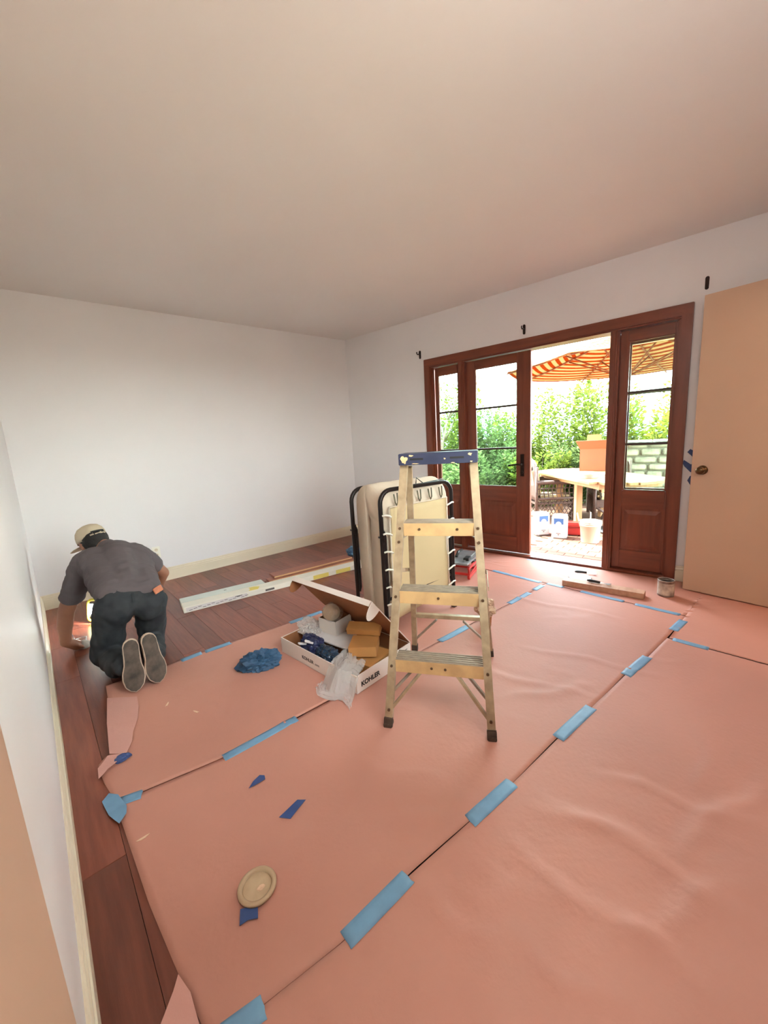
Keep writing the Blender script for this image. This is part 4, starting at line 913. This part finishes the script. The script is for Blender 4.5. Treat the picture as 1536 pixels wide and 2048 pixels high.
# bucket
mat('bucket_white', (186, 178, 160), .4); mat('stick_wood', (222, 190, 140), .7)
bk = thing('bucket', 'white plastic bucket with wire handle and a stir stick on the patio', 'bucket', (1.75, -2.462, ZP))
b = MB(); b.lathe([(.001, .002), (.100, .002), (.103, .006), (.118, .215), (.124, .216), (.124, .226), (.120, .228), (.120, .236), (.127, .238), (.127, .250), (.121, .256), (.127, .262), (.127, .272), (.118, .272), (.100, .01), (.001, .008)], 40, caps=False); b.out('pail', 'bucket_white', bk)
b = MB(); a_ = math.radians(20); b.tube([(.128*math.cos(x_)*math.cos(a_), .128*math.cos(x_)*math.sin(a_), .25+.125*math.sin(x_)) for x_ in [PI*i/14 for i in range(15)]], .0045, 8); b.out('handle', 'bucket_white', bk)
b = MB(); b.bar((-.06, .10, .20), (-.075, .135, .37), .026, .006); st_ = b.out('stir_stick', 'bucket_white', bk)
mat('red_plastic', (150, 34, 30), .35, var=.06, vscale=10)
rb = thing('red_box', 'red plastic tool case on the patio between jug and bucket', 'case', (2.02, -2.20, ZP), math.radians(-65))
b = MB(); b.box2((-.16, -.08, .012), (.16, .08, .11)); b.out('tub', 'red_plastic', rb, .012)
b = MB(); b.box2((-.162, -.082, .112), (.162, .082, .175)); b.out('lid', 'red_plastic', rb, .015)
b = MB(); b.box2((-.13, -.075, 0), (-.09, .075, .014)); b.box2((.09, -.075, 0), (.13, .075, .014)); b.out('feet', 'tool_black', rb)

# table
mat('teak', (160, 120, 76), .6, rgb2=(146, 106, 64), vscale=3, stretch=(1, 10, 1))
TZ = .60; ta = math.atan2(.75, .66)
tb = thing('patio_table', 'rounded light wooden patio table seen through the open doors', 'table', (2.90, -2.02, ZP), ta)
hl, hw = 1.22, .52
n_sl = 9
for k in range(n_sl):
    y0 = -hw+2*hw*k/n_sl; y1 = y0+2*hw/n_sl-.006; yo = max(abs(y0), abs(y1)); ext = hl-.55+math.sqrt(max(0, .55**2-(max(0, yo-.0)*.95)**2))
    b = MB(); b.box2((-ext, y0, TZ-ZP-.032), (ext, y1, TZ-ZP)); b.out('slat', 'teak', tb, .004)
b = MB(); b.box2((-.95, -.40, TZ-ZP-.10), (.95, -.375, TZ-ZP-.033)); b.box2((-.95, .375, TZ-ZP-.10), (.95, .40, TZ-ZP-.033)); b.box2((-.95, -.375, TZ-ZP-.10), (-.925, .375, TZ-ZP-.033)); b.box2((.925, -.375, TZ-ZP-.10), (.95, .375, TZ-ZP-.033)); b.out('apron', 'teak', tb)
for sx in (-1, 1):
    for sy in (-1, 1):
        b = MB(); b.box((sx*.30, sy*.34, (TZ-ZP-.034)/2), (.085, .085, TZ-ZP-.034)); b.out('leg', 'teak', tb, .006)
def on_table(x_, y_, z=0): return (x_, y_, TZ+z)
# cardboard box on the table
mat('kraft_out', (122, 70, 36), .75, var=.04, vscale=6); mat('kraft_out2', (140, 96, 44), .75)
cb = thing('cardboard_box', 'large open brown cardboard box standing on the patio table', 'box', (3.34, -1.66, TZ+.001), math.atan2(-.54, .07))
b = MB(); L_, D_, H_ = .54, .36, .35
# local x along front (left to right), local y away... front face at y = 0 faces the camera
for a, c2 in (((0, 0, 0), (L_, .006, H_)), ((0, D_-.006, 0), (L_, D_, H_)), ((0, 0, 0), (.006, D_, H_)), ((L_-.006, 0, 0), (L_, D_, H_)), ((0, 0, 0), (L_, D_, .006))): b.box2(a, c2)
b.out('carton', 'kraft_out', cb)
b = MB(); b.add([(0, 0, H_), (L_, 0, H_), (L_-.03, -.10, H_+.135), (-.04, -.10, H_+.135), (0, .005, H_), (L_, .005, H_), (L_-.03, -.095, H_+.138), (-.04, -.095, H_+.138)], [(0, 1, 2, 3), (7, 6, 5, 4), (0, 4, 5, 1), (1, 5, 6, 2), (2, 6, 7, 3), (3, 7, 4, 0)]); b.out('front_flap', 'kraft_out', cb)
b = MB(); b.add([(.0, D_, H_), (.23, D_, H_), (.22, D_+.03, H_+.22), (.01, D_+.03, H_+.22), (.0, D_+.005, H_), (.23, D_+.005, H_), (.22, D_+.035, H_+.22), (.01, D_+.035, H_+.22)], [(0, 1, 2, 3), (7, 6, 5, 4), (0, 4, 5, 1), (1, 5, 6, 2), (2, 6, 7, 3), (3, 7, 4, 0)]); b.out('back_flap', 'kraft_out2', cb)
b = MB(); b.add([(L_, 0, H_), (L_, D_, H_), (L_+.14, D_, H_+.03), (L_+.14, .02, H_+.03), (L_, 0, H_+.005), (L_, D_, H_+.005), (L_+.14, D_, H_+.035), (L_+.14, .02, H_+.035)], [(0, 1, 2, 3), (7, 6, 5, 4), (0, 4, 5, 1), (1, 5, 6, 2), (2, 6, 7, 3), (3, 7, 4, 0)]); b.out('side_flap', 'kraft_out', cb)
mat('ink_brown', (120, 66, 38), .7)
b = MB()
for a, c2 in (((.13, -.001, .10), (.39, 0, .104)), ((.13, -.001, .20), (.39, 0, .204)), ((.13, -.001, .10), (.134, 0, .204)), ((.386, -.001, .10), (.39, 0, .204))): b.box2(a, c2)
for k in range(7): b.box2((.15+k*.031, -.001, .162), (.172+k*.031, 0, .176))
for k in range(3): b.box2((.19+k*.035, -.001, .122), (.212+k*.035, 0, .136))
pr = b.out('stamp_print', 'ink_brown', cb); pr['kind'] = 'stuff'
# small things on the table
mat('dish_white', (190, 186, 178), .3); mat('book_blue', (110, 130, 190), .5)
def at_t(d, n, z=0): return Vector((3.40-.66*d+.75*n, -.90-.75*d-.66*n, TZ+z))
bo = thing('bowl', 'white bowl near the edge of the patio table', 'bowl', at_t(1.62, .10, .001)); b = MB(); b.lathe([(.045, 0), (.05, .004), (.10, .05), (.115, .062), (.110, .062), (.09, .045), (.04, .010), (.001, .008)], 32, caps=False); b.out('bowl', 'dish_white', bo)
for k, (d, n, L, w, m_, lab, a) in enumerate(((.75, .15, .20, .13, 'book_blue', 'blue booklet lying on the patio table left end', .3), (1.00, .35, .32, .22, 'dish_white', 'white sheet of paper on the patio table in front of the box', .8), (1.35, .5, .24, .18, 'dish_white', 'folded white paper on the patio table beside the box', .2))):
    q = MB(); q.box((0, 0, .006), (L, w, .012)); o = q.out('paper_stack', m_, None, .002, loc=at_t(d, n, .001), rot=(0, 0, a)); tag(o, lab, 'paper')

# wicker chairs
mat('wicker', (60, 42, 34), .6, rgb2=(80, 56, 44), vscale=30, bump=.3, bscale=90)
def striped(name, axis, n, c1, c2):
    m = bpy.data.materials.new(name); m.use_nodes = True; nn = m.node_tree.nodes; l = m.node_tree.links; bs = nn['Principled BSDF']; bs.inputs['Roughness'].default_value = .85
    tcn = nn.new('ShaderNodeTexCoord'); sp = nn.new('ShaderNodeSeparateXYZ'); l.new(tcn.outputs['Generated'], sp.inputs[0])
    mu = nn.new('ShaderNodeMath'); mu.operation = 'MULTIPLY'; mu.inputs[1].default_value = n; l.new(sp.outputs[axis], mu.inputs[0])
    fr_ = nn.new('ShaderNodeMath'); fr_.operation = 'FRACT'; l.new(mu.outputs[0], fr_.inputs[0])
    gt = nn.new('ShaderNodeMath'); gt.operation = 'GREATER_THAN'; gt.inputs[1].default_value = .62; l.new(fr_.outputs[0], gt.inputs[0])
    mx = nn.new('ShaderNodeMix'); mx.data_type = 'RGBA'; mx.inputs[6].default_value = lin(c1); mx.inputs[7].default_value = lin(c2); l.new(gt.outputs[0], mx.inputs[0]); l.new(mx.outputs[2], bs.inputs['Base Color'])
    MATS[name] = m
striped('cushion_stripe', 0, 9, (176, 160, 122), (44, 34, 22))
def wicker_chair(label, loc, a):
    t_ = thing('wicker_chair', label, 'chair', loc, a, 'wicker armchairs around the patio table')
    # local: faces -y; width along x
    W, D, ah, sh_ = .60, .58, .60, .30
    for s in (-1, 1):
        for y in (-D/2, D/2):
            q = MB(); q.tube([(s*W/2, y, 0), (s*W/2, y, ah if y < 0 else .86)], .024, 10); q.out('post', 'wicker', t_)
        q = MB(); q.tube([(s*W/2, -D/2-.02, ah), (s*W/2, -.1, ah+.012), (s*W/2, D/2, ah+.02)], .034, 10); q.out('arm', 'wicker', t_)
        q = MB(); q.tube([(s*W/2, -D/2, .36), (s*W/2, D/2, .36)], .020, 8); q.out('side_rail', 'wicker', t_)
        q = MB()                                             # open lattice side panel
        n_ = 10
        for k in range(-3, n_+1):
            for sl in (1, -1):
                y0 = -D/2+D*k/n_; y1 = y0+D*.3
                if sl < 0: y0, y1 = y1, y0
                ya, yb2 = max(-D/2, min(D/2, y0)), max(-D/2, min(D/2, y1))
                za = .06+(.30)*(ya-y0)/(y1-y0); zb2 = .06+.30*(yb2-y0)/(y1-y0)
                if abs(ya-yb2) > .02: q.tube([(s*W/2+sl*.004, ya, za), (s*W/2+sl*.004, yb2, zb2)], .006, 5, caps=False)
        for k in range(1, 9):
            y = -D/2+D*k/9; q.tube([(s*W/2, y, .36), (s*W/2, y+.02, .48), (s*W/2, y, .60)], .008, 5, caps=False)
        for z in (.44, .52): q.tube([(s*W/2, -D/2, z), (s*W/2, D/2, z)], .008, 5, caps=False)
        o = q.out('side_weave', 'wicker', t_); o['kind'] = 'stuff'
    q = MB(); q.box2((-W/2, -D/2-.01, .18), (W/2, -D/2+.015, sh_)); q.out('front_apron', 'wicker', t_, .006)
    q = MB(); q.tube([(-W/2+.03, -D/2, .18), (-.16, -D/2, .10), (-.20, -D/2, .0)], .022, 8); q.tube([(W/2-.03, -D/2, .18), (.16, -D/2, .10), (.20, -D/2, .0)], .022, 8); o = q.out('front_arch', 'wicker', t_); o['kind'] = 'stuff'
    q = MB(); q.box2((-W/2, -D/2, sh_-.03), (W/2, D/2, sh_)); q.out('seat_deck', 'wicker', t_)
    q = MB(); vs = []
    for j in range(9):
        for i in range(9):
            u = i/8; v = j/8; vs.append((-W/2+W*u, D/2+.01+.02*v, .34+(.66-.20*(2*u-1)**2)*v))
    q.add(vs, [(j*9+i, j*9+i+1, (j+1)*9+i+1, (j+1)*9+i) for j in range(8) for i in range(8)], True); o = q.out('back_panel', 'wicker', t_); so = o.modifiers.new('t', 'SOLIDIFY'); so.thickness = .03
    q = MB(); q.box2((-.255, -.29, sh_), (.255, .235, sh_+.10)); q.out('seat_cushion', 'cushion_stripe', t_, .035, 4)
    q = MB(); q.prism([(-.25, 0), (.25, 0), (.25, .40), (.20, .52), (.10, .58), (-.10, .58), (-.20, .52), (-.25, .40)], -.05, .05, T((0, .235, sh_+.11)) @ Matrix.Rotation(math.radians(82), 4, 'X')); q.out('back_cushion', 'cushion_stripe', t_, .03, 3)
    return t_
wicker_chair('dark wicker armchair with striped cushions at the left end of the patio table', (2.90, -1.36, ZP), math.radians(46))
wicker_chair('dark wicker armchair behind the leg of the patio table', (3.55, -2.10, ZP), math.radians(-60))

# parasol
def mat_canopy():
    m = bpy.data.materials.new('canopy'); m.use_nodes = True; nn = m.node_tree.nodes; l = m.node_tree.links; nn.remove(nn['Principled BSDF']); out = nn['Material Output']
    uv = nn.new('ShaderNodeUVMap'); sp = nn.new('ShaderNodeSeparateXYZ'); l.new(uv.outputs[0], sp.inputs[0])
    mu = nn.new('ShaderNodeMath'); mu.operation = 'MULTIPLY'; mu.inputs[1].default_value = 15; l.new(sp.outputs[1], mu.inputs[0])
    f_ = nn.new('ShaderNodeMath'); f_.operation = 'FRACT'; l.new(mu.outputs[0], f_.inputs[0])
    gt = nn.new('ShaderNodeMath'); gt.operation = 'GREATER_THAN'; gt.inputs[1].default_value = .52; l.new(f_.outputs[0], gt.inputs[0])
    mx = nn.new('ShaderNodeMix'); mx.data_type = 'RGBA'; mx.inputs[6].default_value = lin((160, 138, 106)); mx.inputs[7].default_value = lin((136, 68, 28)); l.new(gt.outputs[0], mx.inputs[0])
    d = nn.new('ShaderNodeBsdfDiffuse'); t_ = nn.new('ShaderNodeBsdfTranslucent'); ms = nn.new('ShaderNodeMixShader'); ms.inputs[0].default_value = .5
    l.new(mx.outputs[2], d.inputs[0]); l.new(mx.outputs[2], t_.inputs[0]); l.new(d.outputs[0], ms.inputs[1]); l.new(t_.outputs[0], ms.inputs[2]); l.new(ms.outputs[0], out.inputs[0]); MATS['canopy'] = m
mat_canopy(); mat('rib_wood', (130, 68, 26), .5); mat('pole_wood', (190, 140, 90), .5)
um = thing('patio_umbrella', 'orange and white striped patio umbrella over the table', 'umbrella', (2.46, -2.56, ZP), math.radians(19.5))
UR, UZ, UA = 1.47, 2.05-ZP, 2.50-ZP
def uvert(k, f): a = PI/8+k*PI/4; return Vector((UR*f*math.cos(a), UR*f*math.sin(a), UA+(UZ-UA)*f-.05*math.sin(f*PI)))
me = bpy.data.meshes.new('canopy'); vs = []; fs = []; uvs = []; NS = 8
for k in range(8):
    for i in range(NS+1):
        f = max(.03, i/NS); a_, b_ = uvert(k, f), uvert(k+1, f)
        base = len(vs)
        for j in range(5): vs.append(a_.lerp(b_, j/4)+Vector((0, 0, -.02*math.sin(j/4*PI)*f)))
        if i:
            for j in range(4): fs.append((base-5+j, base-5+j+1, base+j+1, base+j)); uvs += [(j/4, (i-1)/NS), ((j+1)/4, (i-1)/NS), ((j+1)/4, i/NS), (j/4, i/NS)]
me.from_pydata(vs, [], fs); ul = me.uv_layers.new(name='UVMap')
for li_, u in enumerate(uvs): ul.data[li_].uv = u
cn = link('canopy', me, 'canopy', um)
for p in me.polygons: p.use_smooth = True
so = cn.modifiers.new('t', 'SOLIDIFY'); so.thickness = .002
for k in range(8):
    b = MB(); b.tube([uvert(k, f)+Vector((0, 0, -.022)) for f in (.04, .35, .7, 1.0)], .011, 6); b.out('rib', 'rib_wood', um)
    b = MB(); b.tube([Vector((.03*math.cos(PI/8+k*PI/4), .03*math.sin(PI/8+k*PI/4), UZ-.16)), uvert(k, .5)+Vector((0, 0, -.03))], .010, 6); b.out('strut', 'rib_wood', um)
b = MB(); b.tube([(0, 0, .05), (0, 0, UA+.02)], .024, 12); b.out('pole', 'pole_wood', um)
b = MB(); b.lathe([(.045, UZ-.20), (.05, UZ-.18), (.05, UZ-.13), (.03, UZ-.11)], 16); b.lathe([(.05, UA-.08), (.05, UA-.02)], 16); b.ell((0, 0, UA+.05), (.03, .03, .04)); o = b.out('hub', 'rib_wood', um); o['kind'] = 'stuff'
b = MB(); b.lathe([(.26, 0), (.26, .04), (.05, .07), (.04, .25), (.026, .26)], 28); b.out('base', 'tool_black', um)

# stone wall with a cap, seen through the right sidelight
mat('stone', (124, 117, 99), .9, rgb2=(158, 149, 128), vscale=5, bump=.4, bscale=14, objrand=.14); mat('mortar', (112, 106, 92), .95)
sw = thing('stone_wall', 'low pale stone garden wall with flat cap seen through the right sidelight', 'stone wall', (4.30, -2.42, ZP), math.radians(15))
HWL = 1.16; b = MB(); b.box2((.03, -.95, 0), (.40, .95, HWL-.06)); b.out('mortar_core', 'mortar', sw)
random.seed(12); z = 0
while z < HWL-.10:
    rh = random.uniform(.10, .17); rh = min(rh, HWL-.065-z); y = -.95
    while y < .93:
        L = random.uniform(.16, .36); L = min(L, .95-y)
        q = MB(); q.box((0, 0, 0), (.09, L-.030, rh-.030)); o = q.out('stone', 'stone', sw, .016, 2); o.location = (.035+random.uniform(-.012, .006), y+L/2, z+rh/2); o.rotation_euler = (random.uniform(-.03, .03), random.uniform(-.04, .04), random.uniform(-.05, .05))
        y += L
    z += rh
for k in range(4):
    q = MB(); q.box((.19, -.72+k*.48, HWL-.03), (.46, .47, .055)); q.out('cap_stone', 'stone', sw, .01, 1)

# shrubs and a bare-branched tree beyond the patio
mat('bark', (92, 84, 66), .9, var=.1, vscale=20)
mat_leaf('leaf_a', (66, 84, 34), (112, 126, 52)); mat_leaf('leaf_b', (88, 96, 30), (140, 138, 52)); mat_leaf('leaf_c', (64, 82, 46), (106, 124, 74))
def shrub(label, loc, h, w, seed, lm, n_st=12, per=190, ls=.078, bare=.12, cat='shrub', name='shrub', spike=.35):
    R = random.Random(seed); t_ = thing(name, label, cat, loc, 0, 'shrubs beyond the patio')
    stems = MB(); lv = []; lf = []
    for k in range(n_st):
        a = R.uniform(0, 2*PI); rad = w*math.sqrt(R.random())*.95; hh = h*(R.uniform(.55, .82) if R.random() > spike else R.uniform(.85, 1.05))
        p0 = Vector((.12*math.cos(a), .12*math.sin(a), 0)); p3 = Vector((rad*math.cos(a), rad*math.sin(a), hh)); p1 = Vector((rad*.55*math.cos(a), rad*.55*math.sin(a), hh*.4))
        pts = [(p0*(1-s)*(1-s)+p1*2*s*(1-s)+p3*s*s) for s in [i/6 for i in range(7)]]
        stems.tube(pts, [.010*(1-.85*i/6) for i in range(7)], 5)
        for i in range(int(per*1.7)):
            s = bare+(1-bare)*(R.random()**.8); c_ = p0*(1-s)*(1-s)+p1*2*s*(1-s)+p3*s*s
            rr2 = (.30*(1-s)**.5+.045)*(.4+.6*R.random()); ph = R.uniform(0, 2*PI)
            c_ = c_+Vector((rr2*math.cos(ph), rr2*math.sin(ph), R.uniform(-.06, .06)))
            d = Vector((math.cos(ph), math.sin(ph), R.uniform(-.2, 1.0))).normalized(); sd_ = d.cross(Vector((R.uniform(-1, 1), R.uniform(-1, 1), R.uniform(-1, 1)))).normalized(); L = ls*R.uniform(.7, 1.3)
            bse = len(lv); lv += [c_, c_+d*L*.5+sd_*L*.26, c_+d*L, c_+d*L*.5-sd_*L*.26]; lf.append((bse, bse+1, bse+2, bse+3))
    stems.out('stems', 'bark', t_)['kind'] = 'stuff'
    me_ = bpy.data.meshes.new('foliage'); me_.from_pydata(lv, [], lf); o = link('foliage', me_, lm, t_); o['kind'] = 'stuff'
    return t_
def polar(az, d): a = math.radians(az); return (-3.36+(d+.35)*math.cos(a), -4.395+(d+.35)*math.sin(a), ZP-.1)
shrub('yellow-green shrub behind the stone wall', polar(11.5, 8.9), 2.35, .60, 3, 'leaf_b', 14, 210)
shrub('tall yellow-green shrub at the right edge of the open doorway', polar(16, 9.0), 2.25, .60, 4, 'leaf_b', 14, 220)
shrub('tall green shrub with upright sprigs behind the cardboard box', polar(20.2, 8.9), 2.45, .62, 5, 'leaf_a', 16, 230, spike=.5)
shrub('green shrub with pointed tips behind the wicker chair', polar(25.2, 9.0), 2.35, .66, 6, 'leaf_a', 15, 230)
shrub('lower grey-green shrub between the two taller ones', polar(22.8, 8.3), 1.65, .60, 7, 'leaf_c', 14, 210, spike=.1)
shrub('green shrub seen through the glazed door on its right side', polar(29.3, 9.0), 2.10, .62, 8, 'leaf_a', 14, 220)
shrub('loose pale green shrub in the middle of the glazed door', polar(32.6, 8.8), 1.95, .60, 9, 'leaf_c', 14, 220)
shrub('pale green shrub with one high sprig at the left of the glazed door', polar(35.6, 8.8), 2.15, .60, 10, 'leaf_c', 14, 210, spike=.2)
shrub('low bright green shrub in front of the hedge near the table', polar(27.5, 8.0), 1.35, .60, 13, 'leaf_a', 13, 200, spike=.1)
shrub('low pale shrub in front of the hedge behind the glazed door', polar(33.5, 7.9), 1.25, .65, 14, 'leaf_c', 13, 200, spike=.1)
shrub('leafy green shrub seen through the left sidelight', polar(39.5, 8.6), 2.5, .75, 11, 'leaf_a', 18, 230, spike=.5)
shrub('lower pale shrub at the foot of the left sidelight view', polar(38.5, 7.6), 1.2, .60, 15, 'leaf_c', 12, 190, spike=.1)
# tree with dark crooked branches
R = random.Random(21); tr = thing('garden_tree', 'small tree with dark crooked branches behind the left sidelight', 'tree', polar(39.2, 8.2))
b = MB(); lv = []; lf = []
def branch(p, d, L, r, depth):
    pts = [p]; 
    for i in range(4): d = (d+Vector((R.uniform(-.35, .35), R.uniform(-.35, .35), R.uniform(-.15, .3)))).normalized(); p = p+d*L/4; pts.append(p)
    b.tube(pts, [r*(1-.45*i/4) for i in range(5)], 6)
    if depth:
        for i in range(3): branch(pts[R.randint(2, 4)], (d+Vector((R.uniform(-1, 1), R.uniform(-1, 1), R.uniform(-.1, .7)))).normalized(), L*.62, r*.55, depth-1)
    else:
        for i in range(26):
            c_ = R.choice(pts)+Vector((R.gauss(0, .10), R.gauss(0, .10), R.gauss(0, .10))); q = Vector((R.uniform(-1, 1), R.uniform(-1, 1), R.uniform(-1, 1))).normalized(); q2 = q.cross(Vector((0, 0, 1))).normalized(); bse = len(lv); lv.extend([c_, c_+q*.03+q2*.013, c_+q*.055, c_+q*.03-q2*.013]); lf.append((bse, bse+1, bse+2, bse+3))
branch(Vector((0, 0, 0)), Vector((.05, .02, 1)), 1.9, .032, 3)
b.out('trunk', 'bark', tr); me_ = bpy.data.meshes.new('foliage'); me_.from_pydata(lv, [], lf); o = link('foliage', me_, 'leaf_c', tr); o['kind'] = 'stuff'
